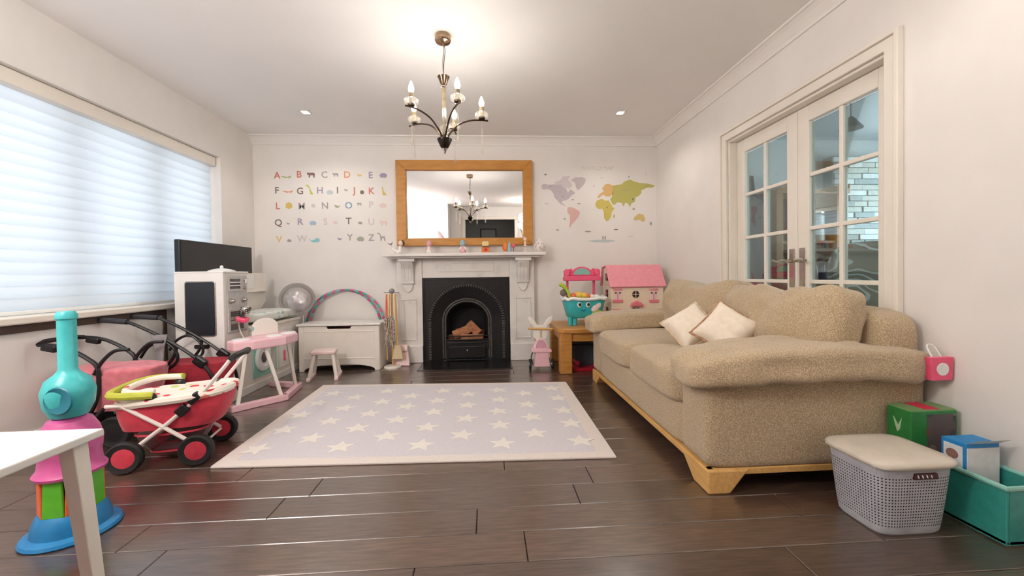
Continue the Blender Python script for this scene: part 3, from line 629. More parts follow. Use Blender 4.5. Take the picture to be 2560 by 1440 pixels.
def throw(c, rot, lab, fringe, size=.128):
    T = Matrix.Translation(c) @ Euler(rot[:3]).to_matrix().to_4x4() @ Matrix.Rotation(rot[3], 4, 'Z')
    t = thing('throw_cushion', lab, 'cushion', c, group='cream throw cushions on the sofa')
    n = 18; vs = []; fs = []; top = {}; 
    for sg in (1, -1):
        for i in range(n + 1):
            for j in range(n + 1):
                u = -1 + 2 * i / n; v = -1 + 2 * j / n
                k = max(0, (1 - u ** 4) * (1 - v ** 4)) ** .6
                x = u * size * (1 - .10 * (1 - v * v) * abs(u)); y = v * size * (1 - .10 * (1 - u * u) * abs(v))
                top[(sg, i, j)] = len(vs); vs.append(T @ Vector((x, y, sg * (.062 * k + .003) + .006 * noise.noise(Vector((u * 3, v * 3, c[1] * 9))))))
    for i in range(n):
        for j in range(n):
            a = [top[(1, i, j)], top[(1, i + 1, j)], top[(1, i + 1, j + 1)], top[(1, i, j + 1)]]; fs.append(a)
            b = [top[(-1, i, j)], top[(-1, i, j + 1)], top[(-1, i + 1, j + 1)], top[(-1, i + 1, j)]]; fs.append(b)
    rim = [(i, 0) for i in range(n)] + [(n, j) for j in range(n)] + [(n - i, n) for i in range(n)] + [(0, n - j) for j in range(n)]
    for a, b in zip(rim, rim[1:] + rim[:1]): fs.append([top[(1, *a)], top[(-1, *a)], top[(-1, *b)], top[(1, *b)]])
    MB().add(vs, fs).build('cover', CREAM, t, smooth=True, angle=80)
    path = [(vs[top[(1, *a)]] + vs[top[(-1, *a)]]) / 2 for a in rim]
    ce = Vector(c)
    path2 = [p + (p - ce).normalized() * random.uniform(.0, .006) for p in path]
    MB().tube(path2, .0075, 6, closed=True).build('trim', fringe, t, smooth=True)
TRIM1 = M('cream_cord', (226, 206, 178), .85, c2=(206, 180, 150), scale=80, bump=.4); TRIM2 = M('brown_fringe', (196, 154, 122), .9, c2=(150, 108, 84), scale=90, bump=.6)
throw((1.245, 2.39, .588), (R(50), R(0), R(-32), R(40)), 'cream throw cushion with a cord edge, farther from the viewer', TRIM1)
throw((1.30, 2.115, .605), (R(57), R(0), R(-30), R(54)), 'cream throw cushion with a brown fringed edge, nearer the viewer', TRIM2)

# ---------------------------------------------------------------- alphabet stickers
def text_mesh(s, size, loc, mat, name, parent=None, rot=(R(90), 0, 0), ext=.0007, align='CENTER', bold=0.0):
    cu = bpy.data.curves.new(name, 'FONT'); cu.body = s; cu.size = size; cu.extrude = ext; cu.align_x = align; cu.align_y = 'CENTER'; cu.offset = bold; cu.resolution_u = 3
    o = bpy.data.objects.new(name, cu); COL.objects.link(o)
    bpy.context.view_layer.update()
    me = bpy.data.meshes.new_from_object(o.evaluated_get(bpy.context.evaluated_depsgraph_get())); bpy.data.objects.remove(o)
    T = Matrix.Translation(loc) @ Euler(rot).to_matrix().to_4x4()
    if parent is not None:
        Mx = Matrix.Identity(4); t = parent
        while t is not None: Mx = t.matrix_basis @ Mx; t = t.parent
        T = Mx.inverted() @ T
    me.transform(T); me.materials.clear(); me.materials.append(mat); me.name = name
    ob = bpy.data.objects.new(name, me); COL.objects.link(ob)
    if parent is not None: ob.parent = parent
    return ob
INK = {}
def ink(c):
    if c not in INK:
        d = tuple(int(x * .78 + 232 * .22) for x in c); INK[c] = M('sticker_ink_%02x%02x%02x' % c, d, .6, c2=d)
    return INK[c]
red, org, grey, dk, lil, blu, grn, yel, pal, sky, olv = (200,92,76), (224,134,78), (150,140,140), (96,80,76), (140,128,160), (92,142,178), (150,166,84), (216,182,92), (206,190,186), (150,178,206), (150,150,128)
CN = {red: 'red', org: 'orange', grey: 'grey', dk: 'dark brown', lil: 'lilac', blu: 'blue', grn: 'green', yel: 'yellow', pal: 'pale', sky: 'sky blue', olv: 'olive grey', (110,190,200): 'turquoise', (104,76,64): 'brown', (190,190,60): 'lime yellow', (230,196,190): 'blush', (176,196,196): 'grey blue', (206,172,70): 'golden'}
tq, brn, lim, blush, gbl, gold = (110,190,200), (104,76,64), (190,190,60), (230,196,190), (176,196,196), (206,172,70)
LET = [('A',205,245,red),('B',548,230,red),('C',945,235,grey),('D',1300,235,org),('E',1668,240,lil),
 ('F',200,480,dk),('G',565,490,brn),('H',875,480,lil),('I',1150,478,dk),('J',1415,480,red),('K',1680,490,red),
 ('L',215,725,red),('M',590,725,grey),('N',955,720,grey),('O',1325,715,blu),('P',1675,705,pal),
 ('Q',225,985,brn),('R',565,970,lil),('S',960,970,pal),('T',1325,960,dk),('U',1680,970,pal),
 ('V',235,1245,yel),('W',595,1235,pal),('Y',1345,1215,grey),('Z',1680,1220,grey)]
YW = YB - .0012
rowname = ['top', 'second', 'third', 'fourth', 'bottom']
for c, u, v, col in LET:
    p = at_y(660 + u * .1597, 400 + v * .1597, YW)
    o = text_mesh(c, .098, (0, 0, 0), ink(col), 'letter_sticker', bold=.0012)
    o.location = (p.x, YW, p.z); tag(o, '%s letter %s wall sticker' % (CN[col], c), 'wall sticker', 'alphabet stickers')
Q = [(-1,.3),(-.8,.62),(-.5,.45),(.5,.5),(.85,.4),(1,-.05),(.9,-.1),(.85,-.7),(.55,-.7),(.5,-.15),(-.2,-.15),(-.25,-.7),(-.55,-.7),(-.6,0),(-.9,0)]
LONG = [(-1.2,.12),(-.8,.2),(-.2,.05),(.4,.0),(.9,.25),(1.2,.3),(1.0,-.12),(.6,-.3),(.45,-.15),(-.1,-.2),(-.3,-.32),(-.4,-.12),(-.9,-.02)]
GIR = [(-.75,.95),(-.55,1.05),(-.2,.9),(-.05,.55),(.25,-.1),(.7,-.95),(.1,-.95),(-.1,.2),(-.35,.6),(-.7,.75)]
ROO = [(-.3,1),(-.1,.75),(-.02,.2),(.3,-.4),(.8,-.9),(.3,-.75),(0,-.95),(-.25,-.7),(-.25,0),(-.35,.6)]
LION = [(math.cos(i*.5236)*(.95 if i % 2 else .8), math.sin(i*.5236)*(.95 if i % 2 else .8)) for i in range(12)]
WHALE = [(-1.2,.35),(-.95,.1),(-.6,-.25),(0,.1),(.4,.35),(.9,.3),(1.1,-.05),(.9,-.45),(.2,-.55),(-.5,-.5),(-.9,-.15)]
BIRD = [(-.9,.2),(-.5,.45),(-.1,.35),(.4,.1),(1,.35),(.7,-.25),(.1,-.5),(-.45,-.25),(-.6,.1)]
SHEEP = [(-.9,.05),(-.6,.35),(-.2,.55),(.4,.5),(.85,.15),(.8,-.3),(.55,-.6),(-.1,-.5),(-.6,-.55),(-.75,-.2)]
TALL = [(-1,.9),(-.5,1),(-.25,.7),(-.05,.2),(.7,.25),(.85,-.8),(.6,-.8),(.5,-.2),(.1,-.2),(.0,-.8),(-.25,-.8),(-.3,.2),(-.5,.75),(-.9,.75)]
ANI = [('crocodile',345,265,65,LONG,grn),('bear',735,230,60,Q,brn),('cat',1118,230,45,Q,grey),('duck',1490,240,42,BIRD,yel),('elephant',1865,240,65,SHEEP,lil),
 ('fox',370,495,65,LONG,org),('giraffe',715,465,75,GIR,lim),('hippo',1030,505,58,SHEEP,gbl),('iguana',1280,470,34,BIRD,grey),('jellyfish',1535,505,36,LION,brn),('kangaroo',1870,485,72,ROO,gold),
 ('lion',390,715,58,LION,gold),('mouse',770,715,34,LION,pal),('newt',1140,725,48,BIRD,olv),('octopus',1490,690,36,Q,grey),('pig',1860,710,60,SHEEP,blush),
 ('quail',375,995,30,BIRD,grey),('rhino',765,985,60,SHEEP,sky),('sheep',1115,975,38,SHEEP,blush),('tortoise',1505,985,38,SHEEP,olv),('unicorn',1870,985,60,Q,blush),
 ('vole',395,1260,36,SHEEP,grey),('whale',790,1250,72,WHALE,tq),('fish',1180,1235,38,BIRD,lil),('yak',1510,1235,64,SHEEP,olv),('zebra',1840,1210,70,TALL,grey)]
for nm, u, v, s, out, col in ANI:
    p = at_y(660 + u * .1597, 400 + v * .1597, YW); k = s * .1597 * YB / FPX
    o = MB().prism([(a * k, b * k) for a, b in out], -.0008, .0008).build('animal_sticker', ink(col)); o.location = (p.x, YW, p.z)
    sure = nm in ('crocodile', 'bear', 'elephant', 'fox', 'giraffe', 'hippo', 'kangaroo', 'lion', 'whale', 'yak', 'zebra')
    where = 'between the whale and the letter Y' if nm == 'fish' else 'beside the letter %s' % nm[0].upper()
    tag(o, 'small %s %s wall sticker %s' % (CN[col], nm if sure else 'animal', where), 'wall sticker', 'animal stickers')

# ---------------------------------------------------------------- world map sticker
wm = thing('world_map_sticker', 'pastel world map wall sticker with animals right of the mirror', 'wall sticker', at_y(1497, 510, YW))
def mp(u, v): p = at_y(1340 + u * .1527, 400 + v * .1527, YW); return (p.x, p.z)
CONT = [('north_america', (186,172,180), [(90,410),(130,390),(210,405),(300,400),(420,410),(470,470),(500,480),(520,540),(560,480),(620,520),(640,545),(580,580),(540,630),(490,660),(430,670),(425,700),(460,735),(500,760),(440,740),(390,710),(330,640),(295,600),(290,550),(240,490),(180,475),(130,490),(95,470)]),
 ('arctic_islands', (208,196,198), [(290,370),(400,330),(440,270),(565,262),(520,320),(560,360),(600,420),(540,470),(510,450),(480,480),(440,410),(330,395)]),
 ('greenland', (186,172,172), [(570,330),(640,285),(760,280),(815,310),(800,380),(770,420),(700,485),(680,490),(660,450),(640,370)]),
 ('south_america', (218,166,154), [(520,775),(580,770),(650,800),(715,840),(715,880),(690,940),(640,1000),(600,1040),(570,1075),(560,1110),(545,1090),(555,1000),(560,910),(520,870),(510,820)]),
 ('africa', (200,178,60), [(1000,660),(1090,635),(1120,665),(1190,660),(1240,740),(1260,785),(1295,775),(1240,850),(1230,920),(1190,985),(1150,1000),(1115,950),(1110,860),(1090,800),(1020,800),(975,760),(972,710)]),
 ('europe', (216,166,86), [(1005,600),(1050,550),(1110,510),(1080,470),(1130,400),(1190,390),(1252,410),(1262,480),(1262,560),(1200,600),(1130,590),(1100,560),(1040,615),(1010,620)]),
 ('asia', (176,168,66), [(1255,420),(1330,405),(1400,400),(1450,350),(1540,318),(1600,350),(1700,375),(1820,385),(1950,415),(1900,455),(1820,450),(1780,470),(1720,500),(1725,540),(1680,590),(1630,610),(1620,680),(1560,710),(1540,770),(1505,710),(1460,700),(1435,765),(1400,700),(1330,690),(1290,735),(1255,730),(1215,640),(1245,600),(1262,500)]),
 ('australia', (206,176,90), [(1605,940),(1650,900),(1690,875),(1720,890),(1750,885),(1785,950),(1780,1000),(1740,1015),(1700,975),(1640,990),(1605,980)])]
for nm, col, pts in CONT: MB().prism([mp(u, v) for u, v in pts], YW - .0006, YW + .0008).build(nm, ink(col), wm)
for (u, v, a, b, col) in ((155,238,24,10,dk),(470,965,26,12,grey),(700,715,30,10,grey),(600,650,24,8,grey),(175,715,40,4,grey),(350,1145,26,12,grey),(850,1170,55,12,grey),(1310,1138,38,8,dk),(1095,1275,8,38,dk),(1132,1275,8,38,dk),(1080,1325,230,22,gbl),(1545,1250,55,6,pal),(1280,920,14,32,gold),(1600,800,24,16,olv),(1880,1040,18,30,grey),(1520,275,14,14,grey),(1800,225,5,26,pal),(1075,292,30,8,pal),(950,425,18,12,pal),(1820,425,24,14,olv),(1585,640,10,22,dk),(235,430,16,14,grey),(395,525,10,14,grey),(440,600,14,18,grey),(1165,775,9,12,dk),(1490,492,90,6,olv)):
    MB().prism([mp(u - a, v), mp(u - a * .3, v - b), mp(u + a * .6, v - b * .8), mp(u + a, v), mp(u + a * .4, v + b), mp(u - a * .5, v + b * .8)], YW - .0012, YW + .0006).build('map_picture', ink(col), wm)
pt = mp(1005, 135); text_mesh('WORLD MAP', .062, (pt[0], YW, pt[1]), ink((206,200,182)), 'map_title', wm)

# ---------------------------------------------------------------- play kitchen
KX0, KX1, KY0, KY1, KH = -2.265, -1.925, 3.03, 4.20, .968
kt = thing('play_kitchen', 'tall white wooden play kitchen with a blackboard side beside the television', 'toy kitchen', ((KX0 + KX1) / 2, 3.6, 0))
MB().box(KX0, KX1, KY0, KY0 + .018, 0, KH).build('side_panel', WHITEP, kt, .004)
def rrect(x0, x1, z0, z1, r, n=5):
    out = []
    for cx_, cz_, a0 in ((x1 - r, z1 - r, 0), (x0 + r, z1 - r, 90), (x0 + r, z0 + r, 180), (x1 - r, z0 + r, 270)):
        for i in range(n + 1): a = R(a0 + 90 * i / n); out.append((cx_ + r * math.cos(a), cz_ + r * math.sin(a)))
    return out
MB().prism(rrect(-2.192, -1.975, .505, .91, .02), KY0 - .006, KY0 + .002).build('blackboard_frame', STEEL, kt, .002)
MB().prism(rrect(-2.184, -1.983, .513, .902, .015), KY0 - .008, KY0 - .004).build('blackboard', M('slate_board', (34, 36, 42), .35, c2=(28, 30, 36), scale=3), kt)
MB().prism(rrect(-2.135, -2.028, .418, .448, .012), KY0 - .003, KY0 + .002).build('hand_slot', M('slot_black', (24, 22, 22), .6), kt)
TY1 = 3.335
MB().box(KX0, KX1 - .004, KY0 + .018, TY1, .06, KH).build('tower', WHITEC, kt, .004)
MB().box(KX0, KX1 + .004, KY0, TY1 + .004, KH, KH + .012).build('tower_top', WHITEP, kt, .003)
def fy(px, py): p = at_x(px, py, KX1); return p.y, p.z
def onfront(nm, px0, px1, py0, py1, x0, x1, mat, bev=.003, parent=kt):
    y0, z1 = fy(px0, py0); y1, z0 = fy(px1, py1); return MB().box(KX1 + x0, KX1 + x1, y0, y1, z0, z1).build(nm, mat, parent, bev)
SILV = M('silver_toy_paint', (196, 192, 190), .4, c2=(186, 182, 180))
onfront('oven_panel', 566, 619, 688, 824, -.004, .004, SILV)
mwv = onfront('microwave_door', 569, 613, 692, 727, .002, .010, SILV)
onfront('microwave_window', 571, 597, 697, 721, .009, .013, M('dark_toy_window', (92, 86, 84), .3, c2=(70, 66, 64)))
for yy in (705, 713): onfront('rack_bar', 571, 597, yy, yy + 1.5, .012, .016, WHITE, 0)
y0, z0 = fy(606, 698); y1, z1 = fy(606, 722)
MB().tube([(KX1 + .008, y0, z0), (KX1 + .028, y0, z0 - .006), (KX1 + .028, y1, z1 + .006), (KX1 + .008, y1, z1)], .006, 8).build('microwave_handle', STEEL, kt, smooth=True)
for kx, ky in ((575, 753), (606, 749)):
    y0, z0 = fy(kx, ky); T = Matrix.Rotation(R(90), 4, 'Y')
    MB().lathe([(.021, .0), (.021, .012), (.014, .016), (.014, .03), (.012, .033)], (KX1 + .002, y0, z0), 16, T).build('knob', STEEL, kt, smooth=True)
onfront('oven_door', 568, 614, 772, 822, .002, .010, SILV)
onfront('oven_window', 573, 606, 779, 826 - 6, .009, .013, MATS['dark_toy_window'])
for yy in (793, 803): onfront('oven_rack', 573, 606, yy, yy + 2, .012, .016, STEEL, 0)
# hutch panel behind the counter, shelf, counter, base
hp = [(y, z) for y, z in [(TY1, .53), (4.09, .53), (4.09, .62), (4.19, .70)]] + [(4.20 - .03 + .03 * math.cos(a), .975 - .03 + .03 * math.sin(a)) for a in [R(10 * i) for i in range(10)]] + [(TY1, .975)]
MB().prism(hp, KX0, KX0 + .018, 'x').build('hutch_panel', WHITEC, kt, .003)
MB().box(KX0 + .018, KX0 + .05, TY1, 4.17, .795, .81).build('hutch_shelf', WHITEC, kt, .003)
MB().box(KX0 + .017, KX0 + .024, 3.62, 3.98, .83, .955).build('clock_panel', WHITE, kt, .003)
MB().box(KX0, KX1 + .012, TY1, KY1, .505, .532).build('counter', WHITEC, kt, .005)
MB().box(KX0, KX1 - .003, TY1, KY1, .06, .505).build('base_cabinet', WHITEC, kt, .003)
MB().box(KX0, KX1 + .004, KY0 + .018, KY1, 0, .062).build('plinth', WHITEP, kt, .004)
y0, _ = fy(632, 900); y1, _ = fy(690, 900)
wd = MB().box(KX1 - .004, KX1 + .008, y0, y1, .10, .47).build('washer_door', MINT, kt, .003)
T = Matrix.Rotation(R(90), 4, 'Y'); yw, zw = fy(655, 893)
MB().lathe([(.065, 0), (.115, .0), (.118, .012), (.105, .022), (.072, .022), (.066, .012)], (KX1 + .008, yw, zw), 28, T).build('washer_ring', WHITE, wd, smooth=True)
MB().lathe([(.068, 0), (.068, .008), (.04, .013)], (KX1 + .008, yw, zw), 24, T).build('washer_glass', MATS['dark_toy_window'], wd, smooth=True)
y2, _ = fy(696, 900); y3, _ = fy(716, 900)
cdr = MB().box(KX1 - .004, KX1 + .008, y2, min(y3 + .14, KY1 - .02), .10, .47).build('cupboard_door', WHITEP, kt, .003)
yh, zh = fy(708, 888); MB().box(KX1 + .008, KX1 + .02, yh - .008, yh + .008, zh - .05, zh + .05).build('cupboard_handle', HOTPINK, cdr, .004)
for i in range(3): pass
o = MB().soft((0, 0, 0), (.30, .74, .085), e=5, n=18, wr=.008, ws=8, fn=lambda v: (v.x, v.y, v.z + .015 - (.10 * max(0, v.y - .22) ** 1.4 * 2.2))).build('changing_mat', print_mat('mint_owl_print', (232, 234, 228), [(168, 204, 192), (182, 214, 206), (220, 226, 220), (206, 204, 196)], 15, .30), smooth=True, angle=80)
o.location = (-2.055, 3.80, .575); tag(o, 'white padded mat with mint print lying on the play kitchen counter', 'mat')
lid = thing('toy_dish_cover', 'small white domed toy dish cover on top of the play kitchen tower', 'toy', (-2.02, 3.17, KH + .012))
MB().lathe([(.085, 0), (.088, .006), (.06, .016), (.03, .022), (.008, .026)], (-2.02, 3.17, KH + .012), 24).build('dome', WHITE, lid, smooth=True)
MB().ball((-2.02, 3.17, KH + .046), .012).build('knob', WHITE, lid, smooth=True)

# ---------------------------------------------------------------- television between kitchen and window
tv = thing('television', 'flat black television standing behind the white play kitchen', 'television', (-2.365, 3.68, 0))
MB().box(-2.385, -2.345, 3.20, 4.14, .66, 1.232).build('housing', BLACKP, tv, .006)
MB().box(-2.346, -2.3435, 3.212, 4.128, .676, 1.22).build('screen', SCREEN, tv)
MB().box(-2.385, -2.355, 3.62, 3.72, .02, .68).build('pedestal', BLACKP, tv, .004)
MB().box(-2.43, -2.28, 3.45, 3.90, 0, .02).build('base_plate', BLACKP, tv, .004)

# ---------------------------------------------------------------- pink music table with microphone
mt = thing('music_table', 'pink and white wooden toy music table with a microphone', 'toy table', (-1.70, 3.18, 0))
base = [(-1.775, 2.865), (-1.545, 3.115), (-1.60, 3.45), (-1.86, 3.53)]
def bar(p, q, w, z0, z1, nm, mat, parent, bev=.006, ext=0):
    a, b = Vector((*p, 0)), Vector((*q, 0)); d = (b - a).normalized(); a -= d * ext; b += d * ext; n = Vector((-d.y, d.x, 0)) * w / 2
    v = [a - n, b - n, b + n, a + n]
    return MB().add([(x.x, x.y, z0) for x in v] + [(x.x, x.y, z1) for x in v], [(3, 2, 1, 0), (4, 5, 6, 7), (0, 1, 5, 4), (1, 2, 6, 5), (2, 3, 7, 6), (3, 0, 4, 7)]).build(nm, mat, parent, bev)
for p, q in zip(base[:-1], base[1:]): bar(p, q, .045, 0, .045, 'foot_rail', PINK, mt, ext=.015)
topo = [(-1.85, 2.93), (-1.765, 2.87), (-1.66, 2.93), (-1.535, 3.12), (-1.53, 3.30), (-1.60, 3.42), (-1.80, 3.46)]
MB().prism(topo, .415, .485, 'z').build('table_top', PINK, mt, .012, seg=3)
for (u, v, r) in ((-1.765, 2.96, .06), (-1.625, 3.13, .055), (-1.60, 3.29, .055)): MB().lathe([(r, .484), (r, .489), (r * .8, .494), (.005, .494)], (u, v, 0), 24).build('drum_pad', WHITE, mt, smooth=True)
def leg(p, q, nm='leg', r=.017, parent=mt, mat=WHITEC):
    MB().tube([p, q], r, 4).build(nm, mat, parent, .003)
leg((-1.755, 2.885, .04), (-1.74, 2.97, .42)); leg((-1.58, 3.12, .04), (-1.64, 3.03, .42)); leg((-1.605, 3.40, .04), (-1.595, 3.27, .42)); leg((-1.84, 3.52, .04), (-1.78, 3.40, .42))
MB().prism([(-.10, 0)] + [(.10 * math.cos(R(180 - 18 * i)), .06 + .07 * math.sin(R(18 * i))) for i in range(11)] + [(.10, 0)], -.006, .006, 'y', Matrix.Translation((-1.745, 3.23, .485)) @ Matrix.Rotation(R(58), 4, 'Z')).build('music_board', print_mat('bird_print', (238, 232, 222), [(150, 190, 190), (238, 232, 222), (200, 206, 196)], 9, .22), mt, .003)
mh = Vector((-1.83, 3.12, .67))
MB().tube(spline([(-1.80, 3.05, .485), (-1.83, 3.06, .54), (-1.86, 3.10, .60), mh - Vector((0, 0, .05))], 6), .005, 8).build('microphone_stem', STEEL, mt, smooth=True)
mic = MB().soft(mh, (.055, .055, .10), e=3, n=8, rot=(R(10), R(18), 0)).build('microphone', CHROME, mt, smooth=True)
for k in range(5): MB().soft(mh + Vector((-.012 + .006 * k, 0, -.022 + .014 * k)), (.059, .059, .006), e=6, n=4, rot=(R(10), R(18), 0)).build('grille_bar', BLACKP, mic)
MB().soft(mh + Vector((-.016, 0, -.052)), (.075, .066, .036), e=5, n=6, rot=(R(10), R(18), 0)).build('microphone_ring', HOTPINK, mic, smooth=True)

# ---------------------------------------------------------------- toy chest, stool, hoops, balloon
tc = thing('toy_chest', 'white wooden toy chest with arched bottom and grip cut in the lid', 'toy chest', (-1.48, 4.21, 0))
TX0, TX1, TYF, TYB = -1.865, -1.085, 4.035, 4.334
front = [(TX0, 0), (TX0, .442), (-1.60, .442), (-1.585, .415), (-1.37, .415), (-1.355, .442), (TX1, .442), (TX1, 0), (TX1 - .03, 0)] + [((TX0 + TX1) / 2 + ((TX1 - TX0) / 2 - .05) * math.cos(R(a)), .008 + .055 * math.sin(R(a))) for a in range(0, 181, 15)] + [(TX0 + .03, 0)]
MB().prism(front, TYF, TYF + .018).build('front_panel', WHITEC, tc, .003)
for z0, z1 in ((.385, .391), (.118, .126)): MB().box(TX0 + .05, TX1 - .05, TYF - .004, TYF + .002, z0, z1).build('panel_bead', WHITEC, tc, .002)
MB().box(TX0 + .004, TX0 + .05, TYF - .006, TYF + .002, .0, .44).build('front_stile', WHITEC, tc, .003); MB().box(TX1 - .05, TX1 - .004, TYF - .006, TYF + .002, .0, .44).build('front_stile', WHITEC, tc, .003)
for a, b in ((TX0, TX0 + .018), (TX1 - .018, TX1)): MB().box(a, b, TYF + .018, TYB, 0, .442).build('side_panel', WHITEC, tc, .003)
MB().box(TX0 + .018, TX1 - .018, TYB - .018, TYB, .05, .442).build('back_panel', WHITEC, tc, .003)
MB().box(TX0 + .018, TX1 - .018, TYF + .018, TYB - .018, .05, .065).build('bottom_panel', WHITEC, tc)
MB().box(TX0 - .015, TX1 + .015, TYF - .022, TYB, .446, .468).build('lid', WHITEP, tc, .006)
o = MB().soft((0, 0, 0), (.38, .2, .30), e=4, n=8, wr=.02).build('red_blanket', RASP, smooth=True); o.location = (-1.52, 4.2, .25); tag(o, 'red cloth just visible inside the white toy chest', 'cloth')
st = thing('toy_stool', 'small stool with a pale pink seat and cream splayed legs', 'stool', (-1.51, 3.79, 0))
su = Matrix.Translation((-1.515, 3.775, 0)) @ Matrix.Rotation(R(12), 4, 'Z')
MB().box(-.105, .105, -.085, .085, .225, .258, 0, su).build('seat', PINKW, st, .01, seg=3)
for s in (-1, 1):
    MB().prism([(-.145, 0), (.145, 0), (.145, .02), (.12, .034), (.03, .024), (-.03, .024), (-.12, .034), (-.145, .02)], s * .115 - .016, s * .115 + .016, 'x', su).build('runner', PINKW, st, .004)
    for q in (-1, 1): MB().tube([su @ Vector((s * .112, q * .105, .02)), su @ Vector((s * .078, q * .055, .23))], .017, 8).build('leg', WHITEC, st, smooth=True)
HOOP = stripe_mat('teal_pink_hoop_tape', [(60, 176, 160), (206, 78, 130), (110, 190, 186), (216, 100, 140)], 2.0)
for cxh, czh, rr, dy, rot, lab in ((-1.50, .405, .385, 4.350, 0, 'teal and pink striped hoop leaning on the wall, the front one'), (-1.548, .402, .385, 4.3745, .4, 'teal and pink striped hoop leaning on the wall, the rear one')):
    o = MB().tube([(rr * math.cos(2 * math.pi * i / 72), 0, rr * math.sin(2 * math.pi * i / 72)) for i in range(72)], .0115, 8, closed=True).build('hula_hoop', HOOP, smooth=True)
    o.location = (cxh, dy + .0, czh); o.rotation_euler = (0, rot, 0); tag(o, lab, 'hula hoop', 'hula hoops behind the toy chest')
bp_ = at_y(743, 748, 4.14)
BALM = pane_mat('clear_balloon_film', (.96, .95, .96), .10, .06)
ba = thing('balloon', 'clear silver bubble balloon resting beside the white toy chest', 'balloon', bp_)
MB().ball(bp_, .165, 32, 20).build('bubble', BALM, ba, smooth=True)
MB().ball(bp_, .142, 24, 16, (1, 1, .9)).build('inner_bubble', frost_mat('clear_film', (.98, .98, .98)), ba, smooth=True)
MB().soft(bp_ + Vector((.0, .0, -.02)), (.20, .20, .20), e=2.2, n=12, wr=.022, ws=14, seed=4).build('silver_filling', M('crumpled_silver_foil', (240, 238, 238), .32, metal=.55, c2=(226, 224, 226), scale=20, bump=.5, bscale=30), ba, smooth=True)
MB().lathe([(.005, .02), (.012, 0), (.03, -.03), (.026, -.034), (.004, -.01)], bp_ + Vector((.08, -.05, -.14)), 12).build('neck', MATS['clear_balloon_film'], ba, smooth=True)
MB().tube(spline([bp_ + Vector((.08, -.05, -.15)), bp_ + Vector((.06, -.04, -.3)), (bp_.x + .02, 4.02, .3), (-1.90, 4.0, .0)], 6), .002, 5).build('ribbon', WHITE, ba)

# ---------------------------------------------------------------- toy cleaning set on a stand
cs = Vector((-.982, 4.12, 0))
sd = thing('cleaning_stand', 'cream round based stand that holds a toy mop and brooms', 'stand', cs)
MB().lathe([(.085, 0), (.085, .012), (.077, .018), (.02, .02)], cs, 28).build('base', WHITEC, sd, smooth=True)
MB().tube([cs + Vector((0, .03, .015)), cs + Vector((0, .03, .76))], .011, 10).build('pole', BEECH, sd, smooth=True)
MB().ball(cs + Vector((0, .03, .775)), .028).build('top_knob', GREYF, sd, smooth=True)
for a in (-1, 1): MB().tube([cs + Vector((0, .03, .76)), cs + Vector((.075 * a, .0, .762))], .004, 6).build('hook', STEEL, sd)
mo = thing('toy_mop', 'toy mop with speckled strings hanging on the cleaning stand', 'mop', cs + Vector((-.02, -.02, .74)), group='toy cleaning tools')
MB().tube([cs + Vector((-.012, -.012, .75)), cs + Vector((-.02, -.022, .50))], .008, 8).build('handle', BEECH, mo, smooth=True)
MB().ball(cs + Vector((-.02, -.022, .505)), .03, sc=(1, .8, .6)).build('mop_head', GREYF, mo, smooth=True)
STR = M('speckled_yarn', (214, 196, 176), .9, c2=(96, 80, 70), scale=110, lo=.42, hi=.5)
for k in range(16):
    a = 2 * math.pi * k / 16; r0 = .040; x = cs.x - .02 + r0 * math.cos(a); y = cs.y - .022 + .6 * r0 * math.sin(a)
    MB().tube(spline([(x, y, .505), (x + .012 * math.cos(a), y + .006 * math.sin(a), .44), (x + .01 * math.cos(a * 2), y, .34), (x + .008 * math.cos(a), y, .27 - .03 * (k % 3))], 4), .006, 5).build('mop_string', STR, mo, smooth=True)
br = thing('toy_broom', 'toy broom with a tall wooden handle on the cleaning stand', 'broom', cs + Vector((.045, 0, .70)), group='toy cleaning tools')
MB().tube([cs + Vector((.04, -.005, .75)), cs + Vector((.055, .0, .22))], .0095, 8).build('handle', BEECH, br, smooth=True)
MB().prism([(-.03, 0), (.03, 0), (.055, -.14), (-.055, -.14)], -.014, .014, 'y', Matrix.Translation(cs + Vector((.055, .0, .225)))).build('bristles', M('straw_bristle', (232, 214, 176), .9, c2=(216, 194, 150), scale=60, stretch=(8, 8, 1), bump=.5), br, .003)
du = thing('toy_duster', 'orange and teal toy duster at the top of the cleaning stand', 'duster', cs + Vector((-.05, 0, .70)), group='toy cleaning tools')
MB().tube([cs + Vector((-.045, -.005, .745)), cs + Vector((-.05, .0, .60)), cs + Vector((-.05, .0, .36))], [.008, .012, .006], 10).build('duster_head', ORANGE, du, smooth=True)
MB().tube([cs + Vector((-.05, 0, .37)), cs + Vector((-.05, 0, .08))], .007, 8).build('handle', BEECH, du, smooth=True)
dp = thing('toy_dustpan', 'blush pink toy dustpan standing on the floor by the fireplace', 'dustpan', (-.90, 4.17, 0), group='toy cleaning tools')
T = Matrix.Translation((-.90, 4.17, 0)) @ Matrix.Rotation(R(-8), 4, 'Z') @ Matrix.Rotation(R(-20), 4, 'X')
MB().prism([(-.055, .15), (.055, .15), (.085, .005), (-.085, .005)], -.005, .005, 'y', T).build('pan', PINKW, dp, .003)
for s in (-1, 1): MB().prism([(s * .055 - .004, .15), (s * .055 + .004, .15), (s * .085 + .004, .005), (s * .085 - .004, .005)], -.035, .0, 'y', T).build('pan_side', PINKW, dp, .003)
MB().box(-.05, .05, -.03, .02, .15, .22, 0, T).build('handle', PINKW, dp, .012, seg=3)

